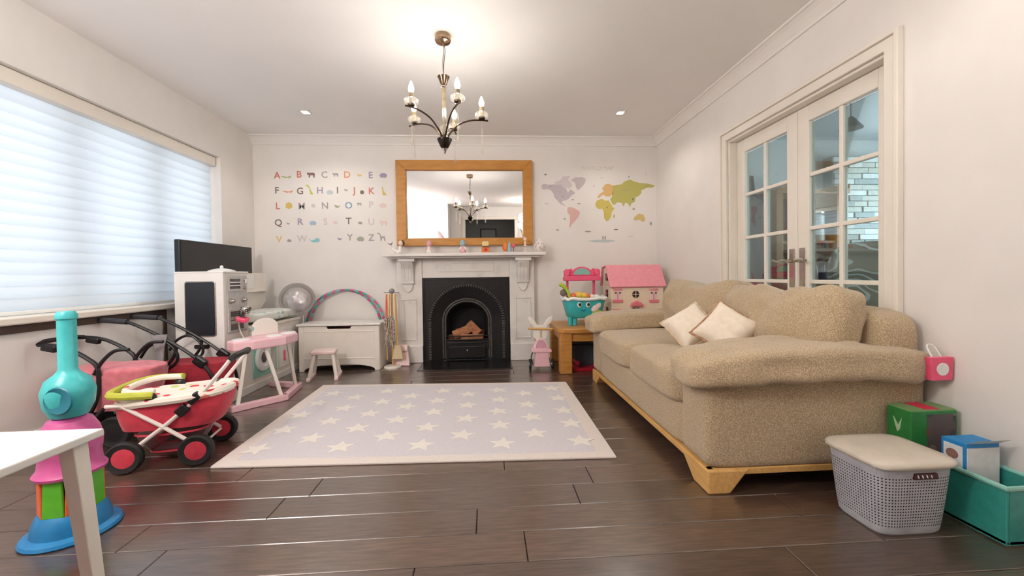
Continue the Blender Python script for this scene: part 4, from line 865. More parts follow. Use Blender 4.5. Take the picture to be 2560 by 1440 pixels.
# ---------------------------------------------------------------- bunny walker by the fireplace
bx, by = .508, 3.87
bw_ = thing('bunny_walker', 'white bunny shaped push cart with pink body and black wheels', 'toy', (bx, by, 0))
def pr(pts, y0, y1, nm, mat, bev=.004): return MB().prism([(bx + u, v) for u, v in pts], by + y0, by + y1).build(nm, mat, bw_, bev)
pr([(-.078, .035), (.078, .035), (.058, .175), (-.058, .175)], -.06, .05, 'body', PINK)
pr([(-.09, .175), (.09, .175), (.095, .19), (.085, .203), (-.085, .203), (-.095, .19)], -.07, .06, 'tray', PINK)
hd = [(.075 * math.cos(R(a)), .20 + .10 * math.sin(R(a))) for a in range(0, 181, 15)]
pr(hd, .02, .036, 'back_board', PINKW)
pr([(.052 * math.cos(R(a)), .20 + .085 * math.sin(R(a))) for a in range(0, 181, 15)], .008, .022, 'hood_panel', M('mauve_paint', (206, 160, 176), .5, c2=(198, 152, 168)))
head = [(-.045, .28), (-.07, .31), (-.072, .35), (-.06, .39), (-.07, .42), (-.105, .445), (-.125, .485), (-.12, .51), (-.09, .505), (-.055, .465), (-.03, .425), (.03, .425), (.055, .465), (.09, .505), (.12, .51), (.125, .485), (.105, .445), (.07, .42), (.06, .39), (.072, .35), (.07, .31), (.045, .28)]
pr(head, .036, .05, 'bunny_board', WHITEC)
MB().box(bx - .008, bx + .008, by + .026, by + .038, .29, .40).build('nose_strip', M('sage_paint', (196, 194, 164), .5), bw_, .002)
MB().tube([(bx - .125, by + .028, .395), (bx + .118, by + .028, .385)], .011, 10).build('handle_bar', BEECH, bw_, smooth=True)
MB().tube([(bx - .125, by, .05), (bx + .125, by, .05)], .006, 8).build('axle', STEEL, bw_, smooth=True)
for s in (-1, 1):
    T = Matrix.Rotation(R(90), 4, 'Y')
    w = MB().lathe([(.02, -.007), (.046, -.009), (.05, -.005), (.05, .005), (.046, .009), (.02, .007)], (bx + s * .11, by, .05), 24, T).build('wheel', BLACKR, bw_, smooth=True)
    MB().lathe([(.018, -.010), (.018, .010)], (bx + s * .11, by, .05), 14, T).build('hub_cap', WHITE, w)
MB().tube(spline([(bx - .085, by - .02, .05), (bx - .10, by - .01, .12), (bx - .075, by, .18)], 5), .005, 6).build('wheel_strut', BLACKP, bw_)

# ---------------------------------------------------------------- oak coffee table with toys on it
ot = thing('oak_table', 'chunky oak coffee table with thick legs behind the sofa end', 'table', (1.22, 3.95, 0))
OX0, OX1, OY0, OY1, OH = .64, 1.83, 3.62, 4.30, .42
MB().prism([(OX0 + .05, OY0), (OX1 - .05, OY0), (OX1, OY0 + .05), (OX1, OY1 - .05), (OX1 - .05, OY1), (OX0 + .05, OY1), (OX0, OY1 - .05), (OX0, OY0 + .05)], OH - .045, OH, 'z').build('table_top', OAKX, ot, .01, seg=3)
for lx in (OX0 + .015, OX1 - .125):
    for ly in (OY0 + .015, OY1 - .125): MB().box(lx, lx + .11, ly, ly + .11, 0, OH - .045).build('leg', OAK, ot, .008)
for a, b in ((OY0 + .04, OY0 + .06), (OY1 - .06, OY1 - .04)): MB().box(OX0 + .12, OX1 - .12, a, b, OH - .125, OH - .045).build('apron', OAKX, ot, .004)
for a, b in ((OX0 + .04, OX0 + .06), (OX1 - .06, OX1 - .04)): MB().box(a, b, OY0 + .12, OY1 - .12, OH - .125, OH - .045).build('apron', OAKX, ot, .004)
gb = thing('storage_tub', 'dark grey storage tub under the oak table', 'storage box', (1.15, 4.0, 0))
MB().box(.80, 1.40, 3.86, 4.22, 0, .24).build('tub', M('dark_grey_plastic', (74, 76, 84), .45, c2=(64, 66, 74)), gb, .02, seg=3)
MB().box(.79, 1.41, 3.85, 4.23, .24, .262).build('tub_lid', M('smoke_plastic', (98, 100, 106), .4), gb, .008)
rt = thing('red_tray', 'dark red plastic toy tray lying on the floor under the oak table', 'toy', (.92, 3.78, 0))
MB().prism([(.80, .0), (1.06, .0), (1.09, .05), (1.03, .055), (.98, .03), (.86, .03), (.80, .07), (.77, .06)], 3.72, 3.84, 'y').build('tray', M('cherry_plastic', (176, 24, 44), .35, c2=(160, 20, 38)), rt, .006)
MB().tube([(.83, 3.715, .08), (.83, 3.845, .08)], .02, 10).build('tray_roller', MATS['cherry_plastic'], rt, smooth=True)

ic = thing('ice_cream_cart', 'turquoise toy ice cream cart with smiling face and pink canopy on the oak table', 'toy cart', (.94, 3.92, OH))
ix, iy = .94, 3.92
def pc(pts, y0, y1, nm, mat, bev=.006, parent=ic, **k): return MB().prism([(ix + u, OH + v) for u, v in pts], iy + y0, iy + y1).build(nm, mat, parent, bev, **k)
bd = MB(); ring = []
for (z, hw, hd_) in ((.075, .155, .09), (.085, .165, .10), (.18, .19, .115), (.255, .205, .125), (.265, .205, .125)):
    ring.append([(ix + hw * (1 if math.cos(t) > 0 else -1) * abs(math.cos(t)) ** .45, iy + hd_ * (1 if math.sin(t) > 0 else -1) * abs(math.sin(t)) ** .45, OH + z) for t in [2 * math.pi * i / 32 for i in range(32)]])
vs = [p for r_ in ring for p in r_]; fs = [(i * 32 + j, i * 32 + (j + 1) % 32, (i + 1) * 32 + (j + 1) % 32, (i + 1) * 32 + j) for i in range(4) for j in range(32)] + [list(range(31, -1, -1)), list(range(128, 160))]
bd.add(vs, fs).build('tub_body', AQUA, ic, smooth=True, angle=50)
rimp = [(ix + .212 * (1 if math.cos(t) > 0 else -1) * abs(math.cos(t)) ** .45, iy + .132 * (1 if math.sin(t) > 0 else -1) * abs(math.sin(t)) ** .45, OH + .262 + .006 * math.sin(9 * t)) for t in [2 * math.pi * i / 48 for i in range(48)]]
MB().tube(rimp, .016, 8, closed=True).build('icing_rim', WHITE, ic, smooth=True)
fyv = iy - .118
for s, r in ((-.065, .022), (.02, .022)):
    e = MB().ball((ix + s, fyv - .002, OH + .205), r, sc=(1, .3, 1.15)).build('eye', WHITE, ic, smooth=True)
    MB().ball((ix + s + .002, fyv - .008, OH + .207), r * .62, sc=(1, .3, 1.15)).build('pupil', BLACK, e, smooth=True)
MB().tube(spline([(ix - .045, fyv + .006, OH + .160), (ix - .025, fyv + .003, OH + .147), (ix - .005, fyv + .006, OH + .160)], 5), .006, 6).build('mouth', BLUE, ic, smooth=True)
for u, v, r in ((.095, .175, .034), (.12, .198, .03), (.075, .158, .024)): MB().ball((ix + u, fyv + .006, OH + v), r, sc=(1, .22, 1)).build('cream_patch', PINKW, ic, smooth=True)
for s in (-.14, -.095): MB().tube([(ix + s, iy - .05, OH + .085), (ix + s - .005, iy - .055, OH + .0)], [.026, .02], 10).build('leg', AQUA, ic, smooth=True)
T = Matrix.Rotation(R(90), 4, 'X')
for s in (-1, 1):
    w = MB().lathe([(.02, -.014), (.066, -.016), (.075, -.01), (.075, .01), (.066, .016), (.02, .014)], (ix + .12, iy + s * .095, OH + .075), 28, T).build('wheel', LIME, ic, smooth=True)
    MB().lathe([(.03, -.019), (.03, .019)], (ix + .12, iy + s * .095, OH + .075), 18, T).build('wheel_disc', M('dark_teal_plastic', (40, 92, 96), .4), w)
for s in (-.145, .125): MB().box(ix + s - .012, ix + s + .012, iy + .05, iy + .075, OH + .25, OH + .47).build('canopy_post', HOTPINK, ic, .005)
pc([(-.185, .435), (.175, .435), (.178, .465), (.165, .485), (-.175, .485), (-.188, .465)], -.02, .085, 'canopy', HOTPINK)
sg = pc([(-.185, .485), (-.19, .53), (-.165, .555), (-.13, .55), (-.11, .56)] + [(-.005 + .105 * math.cos(R(a)), .50 + .075 * math.sin(R(a))) for a in range(150, 29, -10)] + [(.105, .56), (.13, .55), (.16, .555), (.18, .53), (.175, .485)], .015, .035, 'canopy_sign', HOTPINK)
MB().prism([(ix - .005 + .085 * math.cos(R(a)), OH + .495 + .065 * math.sin(R(a))) for a in range(0, 181, 12)], iy + .010, iy + .017).build('sign_panel', M('sage_teal', (140, 192, 178), .4), sg)
pc([(-.185, .495), (-.16, .475), (-.13, .495), (-.13, .54), (-.16, .555), (-.185, .54)], -.015, .02, 'canopy_rosette', HOTPINK, .012); pc([(.12, .495), (.15, .475), (.175, .495), (.175, .54), (.15, .555), (.12, .54)], -.015, .02, 'canopy_rosette', HOTPINK, .012)
MB().tube(spline([(ix - .14, iy - .06, OH + .25), (ix - .165, iy - .06, OH + .33), (ix - .20, iy - .06, OH + .38), (ix - .245, iy - .06, OH + .405)], 5), [.014] * 8 + [.018] * 8, 8).build('scoop_handle', LIME, ic, smooth=True)
MB().ball((ix - .205, iy - .04, OH + .32), .034, sc=(1, .7, 1)).build('scoop_cup', M('brown_grey_plastic', (120, 104, 92), .5), ic, smooth=True)
for u, v, r, mm in ((-.10, .285, .04, ORANGE), (-.05, .29, .048, YELLOW), (.0, .285, .042, YELLOW), (.04, .28, .035, ORANGE), (.085, .275, .033, CREAM), (.13, .275, .03, WHITE)): MB().ball((ix + u, iy - .02, OH + v), r, sc=(1, 1, .8)).build('ice_cream_scoop', mm, ic, smooth=True)

dh = thing('dolls_house', 'cream wooden dolls house with a pink roof and pink shutters', 'dolls house', (1.49, 4.1, OH))
HX0, HX1, HY0, HY1 = 1.235, 1.775, 3.96, 4.26
DHW = M('dolls_house_cream', (244, 228, 202), .5, c2=(240, 222, 196)); DHR = M('dolls_house_pink', (240, 156, 168), .45, c2=(234, 148, 160)); DHP = M('rose_pink_trim', (236, 128, 146), .45)
MB().box(HX0, HX1, HY0, HY1, OH, OH + .38).build('house_body', DHW, dh, .003)
MB().prism([(HY0, OH + .38), (HY1, OH + .38), (HY1 - .05, OH + .56), (HY0 + .12, OH + .575)], HX0 + .002, HX1 - .002, 'x').build('gable', DHW, dh, .002)
T0 = [(HY0 - .03, OH + .37), (HY0 - .022, OH + .36), (HY0 + .128, OH + .582), (HY0 + .118, OH + .59)]
MB().prism(T0, HX0 - .02, HX1 + .02, 'x').build('front_roof', DHR, dh, .002)
MB().prism([(HY0 + .118, OH + .59), (HY0 + .12, OH + .58), (HY1 - .04, OH + .565), (HY1 + .02, OH + .37), (HY1 + .03, OH + .375), (HY1 - .03, OH + .575)], HX0 - .02, HX1 + .02, 'x').build('rear_roof', DHR, dh, .002)
for hx in (HX0 + .10, HX1 - .13): MB().box(hx, hx + .045, HY0 + .12, HY0 + .17, OH + .575, OH + .60).build('chimney', DHW, dh, .003)
def hf(u, v): p = at_y(1300 + u * .2361, 620 + v * .2361, HY0); return p.x, p.z
def hbox(nm, u0, u1, v0, v1, mat, d=.006, bev=.001):
    x0, z1 = hf(u0, v0); x1, z0 = hf(u1, v1); return MB().box(x0, x1, HY0 - d, HY0 + .001, z0, z1).build(nm, mat, dh, bev)
DHD = M('dolls_house_dark', (58, 36, 34), .6)
for u in (1035, 1415):
    hbox('shutter_top', u - 48, u + 48, 430, 452, DHR); hbox('window_box', u - 48, u + 48, 548, 575, DHP, .014)
    for s in (-1, 1):
        hbox('window_frame', u + s * 22 - 18, u + s * 22 + 18, 462, 545, PINKW, .003); hbox('window_bow', u + s * 22 - 9, u + s * 22 + 9, 468, 482, DHD, .007)
    hbox('shutter_bar', u - 4, u + 4, 480, 548, DHR, .007)
    hbox('lower_shutter_top', u - 48, u + 48, 645, 668, DHR); hbox('lower_window', u - 18, u + 22, 670, 720, DHD, .004)
x0, z0 = hf(1225, 490); rr = .036
MB().prism([(x0 + rr * math.cos(R(a)), z0 + rr * math.sin(R(a))) for a in range(0, 360, 15)], HY0 - .004, HY0 + .001).build('round_window', DHD, dh)
MB().box(x0 - rr, x0 + rr, HY0 - .007, HY0 - .003, z0 - .003, z0 + .003).box(x0 - .003, x0 + .003, HY0 - .007, HY0 - .003, z0 - rr, z0 + rr).build('round_window_bar', DHW, dh)
pts = [hf(u, v) for u, v in ((1160, 610), (1180, 578), (1225, 555), (1270, 578), (1300, 610))]
MB().prism(pts, HY0 - .05, HY0).build('porch_roof', DHP, dh, .003)
hbox('porch_front', 1172, 1288, 612, 720, PINKW, .008)
for u in (1205, 1245): hbox('porch_door', u - 17, u + 17, 630, 720, DHD, .011)
for (v, w) in ((OH + .43, 2), (OH + .26, 2), (OH + .08, 2)):
    MB().box(HX0 - .004, HX0 + .001, HY0 + .10, HY0 + .17, v, v + .075).build('side_window', DHD, dh)
    MB().box(HX0 - .007, HX0 - .003, HY0 + .132, HY0 + .138, v, v + .075).box(HX0 - .007, HX0 - .003, HY0 + .10, HY0 + .17, v + .035, v + .041).build('side_window_bar', DHP, dh)

# ---------------------------------------------------------------- mantel ornaments
MZ = 1.16; MY = YF - .10
def mant(px): return at_y(px, 630, MY).x
def orn(name, px, lab, cat='ornament'): return thing(name, lab, cat, (mant(px), MY, MZ), group='ornaments on the mantel shelf'), mant(px)
SKIN = M('china_skin', (244, 214, 190), .3); PGL = M('pink_glaze', (230, 170, 176), .3); BGL = M('pale_blue_glaze', (150, 190, 206), .3); OGL = M('orange_glaze', (230, 126, 62), .3); YGL = M('cream_glaze', (240, 214, 150), .3); WGL = M('white_glaze', (240, 234, 228), .25); BRH = M('brown_glaze', (96, 62, 44), .4)
t, x = orn('mermaid_ornament', 996, 'small white and grey china mermaid on the mantel end by the letters')
MB().tube(spline([(x + .01, MY, MZ + .018), (x - .02, MY, MZ + .02), (x - .05, MY, MZ + .045), (x - .068, MY, MZ + .075)], 6), [.022] * 6 + [.014] * 6 + [.008] * 7, 10).build('tail', WGL, t, smooth=True)
MB().prism([(x - .065, MZ + .07), (x - .10, MZ + .098), (x - .07, MZ + .088), (x - .045, MZ + .105), (x - .055, MZ + .075)], MY - .004, MY + .004).build('tail_fin', GREYF, t, .002)
MB().tube([(x + .012, MY, MZ + .01), (x + .018, MY, MZ + .065)], [.022, .014], 12).build('body', WGL, t, smooth=True)
MB().ball((x + .024, MY, MZ + .09), .024).build('head', SKIN, t, smooth=True); MB().ball((x + .034, MY + .008, MZ + .092), .026, sc=(.8, 1, 1)).build('hair', BRH, t, smooth=True)
def figure(px, lab, body, head, trim, hat=None):
    t, x = orn('china_figure', px, lab)
    MB().lathe([(.026, 0), (.03, .006), (.024, .03), (.014, .058), (.01, .064)], (x, MY, MZ), 16).build('body', body, t, smooth=True)
    MB().ball((x, MY, MZ + .08), .024).build('head', head, t, smooth=True)
    for s in (-1, 1): MB().tube([(x + s * .014, MY - .006, MZ + .055), (x + s * .027, MY - .012, MZ + .03)], .007, 8).build('arm', trim, t, smooth=True)
    MB().lathe([(.022, 0), (.02, .012), (.006, .024)], (x, MY + .002, MZ + .092), 14).build('hat', hat or trim, t, smooth=True)
figure(1073, 'small pink and white china figure, second ornament from the mermaid end', WGL, PGL, PGL, PGL)
figure(1157, 'small china figure with pale blue hat and pink skirt at the middle of the mantel', PGL, BGL, WGL, BGL)
t, x = orn('house_ornament', 1214, 'small orange and cream house shaped ornament on the mantel')
MB().box(x - .036, x + .036, MY - .02, MY + .02, MZ, MZ + .055).build('house_base', OGL, t, .006); MB().box(x - .03, x + .03, MY - .018, MY + .018, MZ + .055, MZ + .10).build('house_top', YGL, t, .012, seg=3)
MB().box(x - .028, x + .03, MY - .023, MY - .018, MZ + .048, MZ + .056).build('house_band', BRH, t); MB().ball((x + .004, MY - .02, MZ + .026), .014, sc=(1, .3, 1)).build('house_door', RASP, t, smooth=True)
t, x = orn('bird_ornament', 1271, 'orange, blue and pink group of little china birds on the mantel')
MB().ball((x - .026, MY, MZ + .045), .034, sc=(.8, .8, 1.3)).build('orange_bird', OGL, t, smooth=True); MB().lathe([(.018, 0), (.02, .03), (.012, .065), (.002, .10)], (x + .008, MY - .006, MZ), 14).build('blue_bird', BGL, t, smooth=True); MB().ball((x + .046, MY, MZ + .06), .018).build('pink_bird', HOTPINK, t, smooth=True)
MB().box(x - .045, x + .055, MY - .016, MY + .016, MZ, MZ + .008).build('base', WGL, t, .003); MB().tube([(x + .046, MY, MZ + .006), (x + .046, MY, MZ + .05)], .003, 6).build('perch', BRH, t)
t, x = orn('ballerina_ornament', 1313, 'slim pale pink china dancer standing near the mirror corner')
MB().lathe([(.018, 0), (.016, .008), (.005, .012), (.005, .05), (.022, .056), (.008, .066), (.009, .095), (.004, .10)], (x, MY, MZ), 16).build('body', PINKW, t, smooth=True); MB().ball((x, MY, MZ + .116), .016).build('head', SKIN, t, smooth=True); MB().ball((x - .004, MY + .004, MZ + .131), .011).build('hair_bun', PGL, t, smooth=True)
t, x = orn('round_pot', 1349, 'round lidded china pot with dark pattern at the map end of the mantel', 'pot')
MB().lathe([(.028, 0), (.038, .004), (.054, .03), (.056, .05), (.046, .078), (.028, .092)], (x, MY, MZ), 24).build('pot', print_mat('crackle_print', (232, 222, 214), [(120, 110, 112), (206, 170, 166), (150, 150, 140)], 50, .28, .3), t, smooth=True)
MB().lathe([(.03, .09), (.026, .10), (.008, .106), (.008, .114), (.002, .118)], (x, MY, MZ), 20).build('pot_lid', WGL, t, smooth=True)

# ---------------------------------------------------------------- dolls prams
def wheel(parent, c, r, w, hubmat, axis='Y'):
    T = Matrix.Rotation(R(90), 4, 'X')
    o = MB().lathe([(r * .62, -w * .35), (r * .9, -w / 2), (r, -w * .25), (r, w * .25), (r * .9, w / 2), (r * .62, w * .35)], c, 28, T).build('wheel', BLACKR, parent, smooth=True, local=True)
    MB().lathe([(.004, -w * .46), (r * .66, -w * .34), (r * .66, w * .34), (.004, w * .46)], c, 24, T).build('hub_disc', hubmat, o, smooth=True, local=True); return o
def hull(pb, pt, n=28, e=.6):
    """open tub between a bottom and a top superellipse ring: (cx, cy, hx, hy, z)"""
    mb = MB(); rings = []
    for k in range(5):
        t = k / 4; q = [a + (b - a) * t for a, b in zip(pb, pt)]; bulge = 1 + .05 * math.sin(math.pi * t)
        rings.append([(q[0] + q[2] * bulge * math.copysign(abs(math.cos(a)) ** e, math.cos(a)), q[1] + q[3] * bulge * math.copysign(abs(math.sin(a)) ** e, math.sin(a)), q[4]) for a in [2 * math.pi * i / n for i in range(n)]])
    vs = [p for r_ in rings for p in r_]; fs = [(i * n + j, i * n + (j + 1) % n, (i + 1) * n + (j + 1) % n, (i + 1) * n + j) for i in range(4) for j in range(n)] + [list(range(n - 1, -1, -1))]
    return mb.add(vs, fs)
WF = M('white_enamel_tube', (238, 226, 220), .3, c2=(232, 220, 214))
BERRY = print_mat('strawberry_print', (236, 226, 214), [(214, 62, 66), (236, 226, 214), (196, 204, 96), (236, 226, 214), (224, 130, 110)], 16, .36)
pc_ = thing('doll_pram', 'doll pram with white frame, raspberry tub, strawberry print lining and red wheels', 'doll pram', (-1.635, 2.185, 0), R(13), 'doll prams by the window')
L = dict(local=True)
for u in (-.145, .145):
    for s in (-1, 1): wheel(pc_, (u, s * .155, .076), .076, .042, RASP)
    MB().tube([(u, -.165, .076), (u, .165, .076)], .006, 8).build('axle', WF, pc_, smooth=True, **L)
for s in (-1, 1):
    y = s * .135
    MB().tube([(-.145, y, .085), (.02, y, .215), (.155, y, .335), (.265, y * .95, .475), (.285, y * .9, .505)], .0095, 8).build('frame_rod', WF, pc_, smooth=True, **L)
    MB().tube([(.145, y, .085), (.0, y, .20), (-.165, y, .32), (-.225, y, .322)], .0095, 8).build('frame_rod', WF, pc_, smooth=True, **L)
    MB().cbox((.085, y * 1.04, .275), (.055, .03, .045), (0, -R(42), 0)).build('clamp', BLACKP, pc_, .006, **L)
    MB().cbox((.135, y * 1.04, .33), (.06, .034, .04), (0, -R(42), 0)).build('joint', BLACKP, pc_, .008, **L)
    MB().ball((-.045, s * .142, .35), .027, sc=(1, .7, 1)).build('hood_hinge', BLACKP, pc_, smooth=True, **L)
MB().tube([(.285, -.125, .505), (.30, -.10, .52), (.30, .10, .52), (.285, .125, .505)], .016, 10).build('handle_grip', BLACKP, pc_, smooth=True, **L)
hull((.0, 0, .205, .115, .18), (.02, 0, .238, .142, .335), e=.55).build('tub', RASP, pc_, smooth=True, angle=70, **L)
MB().soft((.02, 0, .328), (.45, .26, .05), e=4, n=14, wr=.012, ws=9).build('bedding', BERRY, pc_, smooth=True, **L)
rim = [(.02 + .238 * math.copysign(abs(math.cos(a)) ** .7, math.cos(a)), .147 * math.copysign(abs(math.sin(a)) ** .7, math.sin(a)), .33 + .02 * math.cos(a)) for a in [2 * math.pi * i / 40 for i in range(40)]]
MB().tube(rim, .02, 8, closed=True).build('lining_rim', BERRY, pc_, smooth=True, **L)
MB().tube(spline([(-.03, -.15, .362), (-.15, -.16, .37), (-.215, -.12, .372), (-.235, 0, .375), (-.215, .12, .38), (-.15, .16, .385), (-.03, .15, .385)], 6), .018, 8).build('folded_hood', M('olive_lime_fabric', (190, 192, 70), .7, c2=(176, 178, 60)), pc_, smooth=True, **L)
MB().tube(spline([(-.03, -.135, .375), (-.12, -.135, .378), (-.17, -.09, .38), (-.185, 0, .384), (-.17, .09, .386), (-.12, .135, .39), (-.03, .135, .388)], 6), .015, 8).build('hood_lining', BERRY, pc_, smooth=True, **L)
hull((.0, 0, .10, .07, .055), (.0, 0, .155, .115, .155), n=20).build('shopping_basket', pane_mat('pink_mesh', (.72, .5, .55), .3, .5), pc_, smooth=True, **L)
MB().tube([(.155 * math.copysign(abs(math.cos(a)) ** .6, math.cos(a)), .115 * math.copysign(abs(math.sin(a)) ** .6, math.sin(a)), .155) for a in [2 * math.pi * i / 32 for i in range(32)]], .005, 6, closed=True).tube([(.10 * math.copysign(abs(math.cos(a)) ** .6, math.cos(a)), .07 * math.copysign(abs(math.sin(a)) ** .6, math.sin(a)), .056) for a in [2 * math.pi * i / 32 for i in range(32)]], .006, 6, closed=True).build('basket_edge', RASP, pc_, smooth=True, **L)

def black_pram(loc, rz, lab, tub, hl, hx, hgt, top, mirror=1, arcs=True):
    p = thing('black_frame_pram', lab, 'doll pram', loc, rz, 'doll prams by the window')
    for u in (-.15, .15):
        for s in (-1, 1): wheel(p, (u, s * .13, .085), .085, .04, BLACKP)
        MB().tube([(u, -.14, .085), (u, .14, .085)], .006, 8).build('axle', BLACKP, p, smooth=True, **L)
    hull((hx, 0, hl * .8, .09, hgt), (hx, 0, hl, .125, top), e=.6).build('tub', tub, p, smooth=True, angle=70, **L)
    MB().soft((hx, 0, top - .006), (hl * 1.9, .23, .03), e=5, n=10, wr=.008).build('apron', tub, p, smooth=True, **L)
    for s in (-1, 1):
        y = s * .128
        MB().tube(spline([(-.40 * mirror, y * .9, .675), (-.25 * mirror, y, .668), (-.10 * mirror, y, .60), (.06 * mirror, y, .50), (.20 * mirror, y, .385), (.27 * mirror, y, .27), (.29 * mirror, y, .13)], 6), .0105, 8).build('frame_arc', BLACKP, p, smooth=True, **L)
        MB().tube(spline([(-.16 * mirror, y, .10), (-.10 * mirror, y, .26), (.03 * mirror, y, .41), (.06 * mirror, y, .50)], 6), .010, 8).build('frame_leg', BLACKP, p, smooth=True, **L)
        MB().tube(spline([(-.15 * mirror, y, .43), (-.10 * mirror, y, .50), (-.02 * mirror, y, .53), (.05 * mirror, y, .47), (.06 * mirror, y, .40), (.0, y, .35)], 6), .009, 8).build('hood_bow', BLACKP, p, smooth=True, **L)
        MB().cbox((.195 * mirror, y, .39), (.08, .035, .06), (0, R(38) * mirror, 0)).build('joint', BLACKP, p, .012, **L)
        MB().tube([(-.38 * mirror, y * .9, .675), (-.22 * mirror, y, .66)], .017, 10).build('grip', M('charcoal_foam', (52, 52, 56), .7), p, smooth=True, **L)
    MB().tube([(-.40 * mirror, -.115, .675), (-.43 * mirror, -.06, .678), (-.43 * mirror, .06, .678), (-.40 * mirror, .115, .675)], .0105, 8).build('handle_bar', CHROME, p, smooth=True, **L)
    MB().prism([(-.09 * mirror, .57), (.02 * mirror, .575), (.0, .50), (-.01 * mirror, .40), (-.04 * mirror, .40), (-.06 * mirror, .51)], -.15, -.139).build('strap_flap', GREYF, p, .003, **L)
    return p
black_pram((-2.07, 2.81, 0), R(4), 'black framed doll pram with dark red tub, the one touching the play kitchen', DKRED, .22, .10, .16, .37)
def rose_pram():
    p = thing('rose_pram', 'dusty rose doll pram with black frame under the window sill', 'doll pram', (-2.165, 2.44, 0), R(6), 'doll prams by the window')
    for u in (-.13, .13):
        for s in (-1, 1): wheel(p, (u - .05, s * .12, .085), .085, .04, BLACKP)
        MB().tube([(u - .05, -.13, .085), (u - .05, .13, .085)], .006, 8).build('axle', BLACKP, p, smooth=True, **L)
    hull((-.02, 0, .20, .10, .195), (-.0, 0, .245, .135, .40), e=.6).build('tub', ROSE, p, smooth=True, angle=70, **L)
    MB().soft((.02, 0, .405), (.44, .25, .07), e=4, n=12, wr=.012, ws=8).build('apron', ROSE, p, smooth=True, **L)
    for s in (-1, 1):
        y = s * .135
        MB().tube(spline([(-.25, y, .585), (-.14, y, .565), (-.03, y, .50), (.02, y, .43), (.0, y, .25), (-.10, y, .09)], 6), .011, 8).build('frame_arc', BLACKP, p, smooth=True, **L)
        MB().tube(spline([(.0, y, .41), (.04, y, .48), (.10, y, .535), (.17, y, .54)], 6), .010, 8).build('hood_bow', BLACKP, p, smooth=True, **L)
        MB().tube([(-.08, y, .09), (.04, y, .22)], .010, 8).build('frame_leg', BLACKP, p, smooth=True, **L)
        MB().cbox((-.20, y, .565), (.07, .035, .04), (0, R(14), 0)).build('joint', BLACKP, p, .01, **L)
    MB().tube([(-.25, -.135, .585), (-.27, -.08, .595), (-.27, .08, .595), (-.25, .135, .585)], .013, 8).build('handle_bar', BLACKP, p, smooth=True, **L)
rose_pram()

# ---------------------------------------------------------------- plastic toy stand and white table at the left edge
tx, ty = -1.545, 1.56
ts = thing('plastic_toy_stand', 'tall plastic toy on blue base with pink dome and teal tube by the prams', 'toy', (tx, ty, 0))
MB().lathe([(.13, 0), (.135, .006), (.13, .016), (.108, .024), (.104, .05), (.095, .078), (.085, .092), (.03, .094)], (tx, ty, 0), 32).build('base', BLUE, ts, smooth=True)
for k in range(8):
    a = 2 * math.pi * (k + .2) / 8; T = Matrix.Translation((tx, ty, 0)) @ Matrix.Rotation(a, 4, 'Z')
    MB().prism([(-.032, .09), (.032, .09), (.026, .23), (-.026, .23)], .070, .082, 'x', T).build('post_panel', [GREEN, ORANGE][k % 2], ts, .003)
MB().lathe([(.095, .222), (.098, .232), (.085, .25), (.082, .29), (.085, .30), (.088, .34), (.078, .38), (.06, .415), (.03, .43)], (tx, ty, 0), 32).build('dome', MAGENTA, ts, smooth=True)
MB().lathe([(.03, .42), (.05, .43), (.068, .47), (.073, .52), (.062, .56), (.035, .585), (.026, .60), (.026, .78), (.03, .785), (.03, .80), (.022, .812)], (tx, ty, 0), 28).build('tube', TEAL, ts, smooth=True)
MB().lathe([(.033, 0), (.05, .012), (.046, .016), (.02, .008)], (tx + .03, ty - .055, .50), 20, Matrix.Rotation(R(90), 4, 'X')).build('tube_mouth', M('deep_teal', (28, 120, 140), .4), ts, smooth=True)
wt = thing('white_table', 'white childrens table with tapered legs at the left edge', 'table', (-1.305, .92, 0))
AX1, AY1 = -1.055, 1.155
MB().box(AX1 - .5, AX1, AY1 - .5, AY1, .497, .518).build('table_top', WHITEP, wt, .004)
for lx, sx in ((AX1 - .042, 1), (AX1 - .458, -1)):
    for ly, sy in ((AY1 - .042, 1), (AY1 - .458, -1)):
        a = [(lx + u, ly + v, .497) for u, v in ((-.02, -.02), (.02, -.02), (.02, .02), (-.02, .02))]; b = [(lx + sx * .035 + u, ly + sy * .02 + v, 0) for u, v in ((-.015, -.015), (.015, -.015), (.015, .015), (-.015, .015))]
        MB().add(b + a, [(3, 2, 1, 0), (4, 5, 6, 7), (0, 1, 5, 4), (1, 2, 6, 5), (2, 3, 7, 6), (3, 0, 4, 7)]).build('leg', WHITEC, wt, .003)

# ---------------------------------------------------------------- lidded basket, boxes by the sofa end
kb = thing('storage_basket', 'light grey perforated plastic basket with a beige lid beside the sofa', 'storage basket', (1.462, 1.385, 0))
kx, ky = 1.462, 1.385
def brect(hx, hy, n=96, e=.38):
    return [(kx + hx * math.copysign(abs(math.cos(t)) ** e, math.cos(t)), ky + hy * math.copysign(abs(math.sin(t)) ** e, math.sin(t))) for t in [2 * math.pi * i / n for i in range(n)]]
def arclen(hx, hy, n):
    base = brect(hx, hy, 720); d = [0]
    for a, b in zip(base, base[1:] + base[:1]): d.append(d[-1] + math.hypot(a[0] - b[0], a[1] - b[1]))
    out = []; k = 0
    for i in range(n):
        s = d[-1] * i / n
        while d[k + 1] < s: k += 1
        f = (s - d[k]) / (d[k + 1] - d[k]); a = base[k % 720]; b = base[(k + 1) % 720]; out.append((a[0] + (b[0] - a[0]) * f, a[1] + (b[1] - a[1]) * f))
    return out
NB, NR = 92, 22
def bz(k): return .006 + .236 * k / NR
def bs(k): t = k / NR; return .122 + .022 * t ** .8, .098 + .022 * t ** .8
grid = [arclen(*bs(k), NB) for k in range(NR + 1)]
bm = MB(); vid = {}
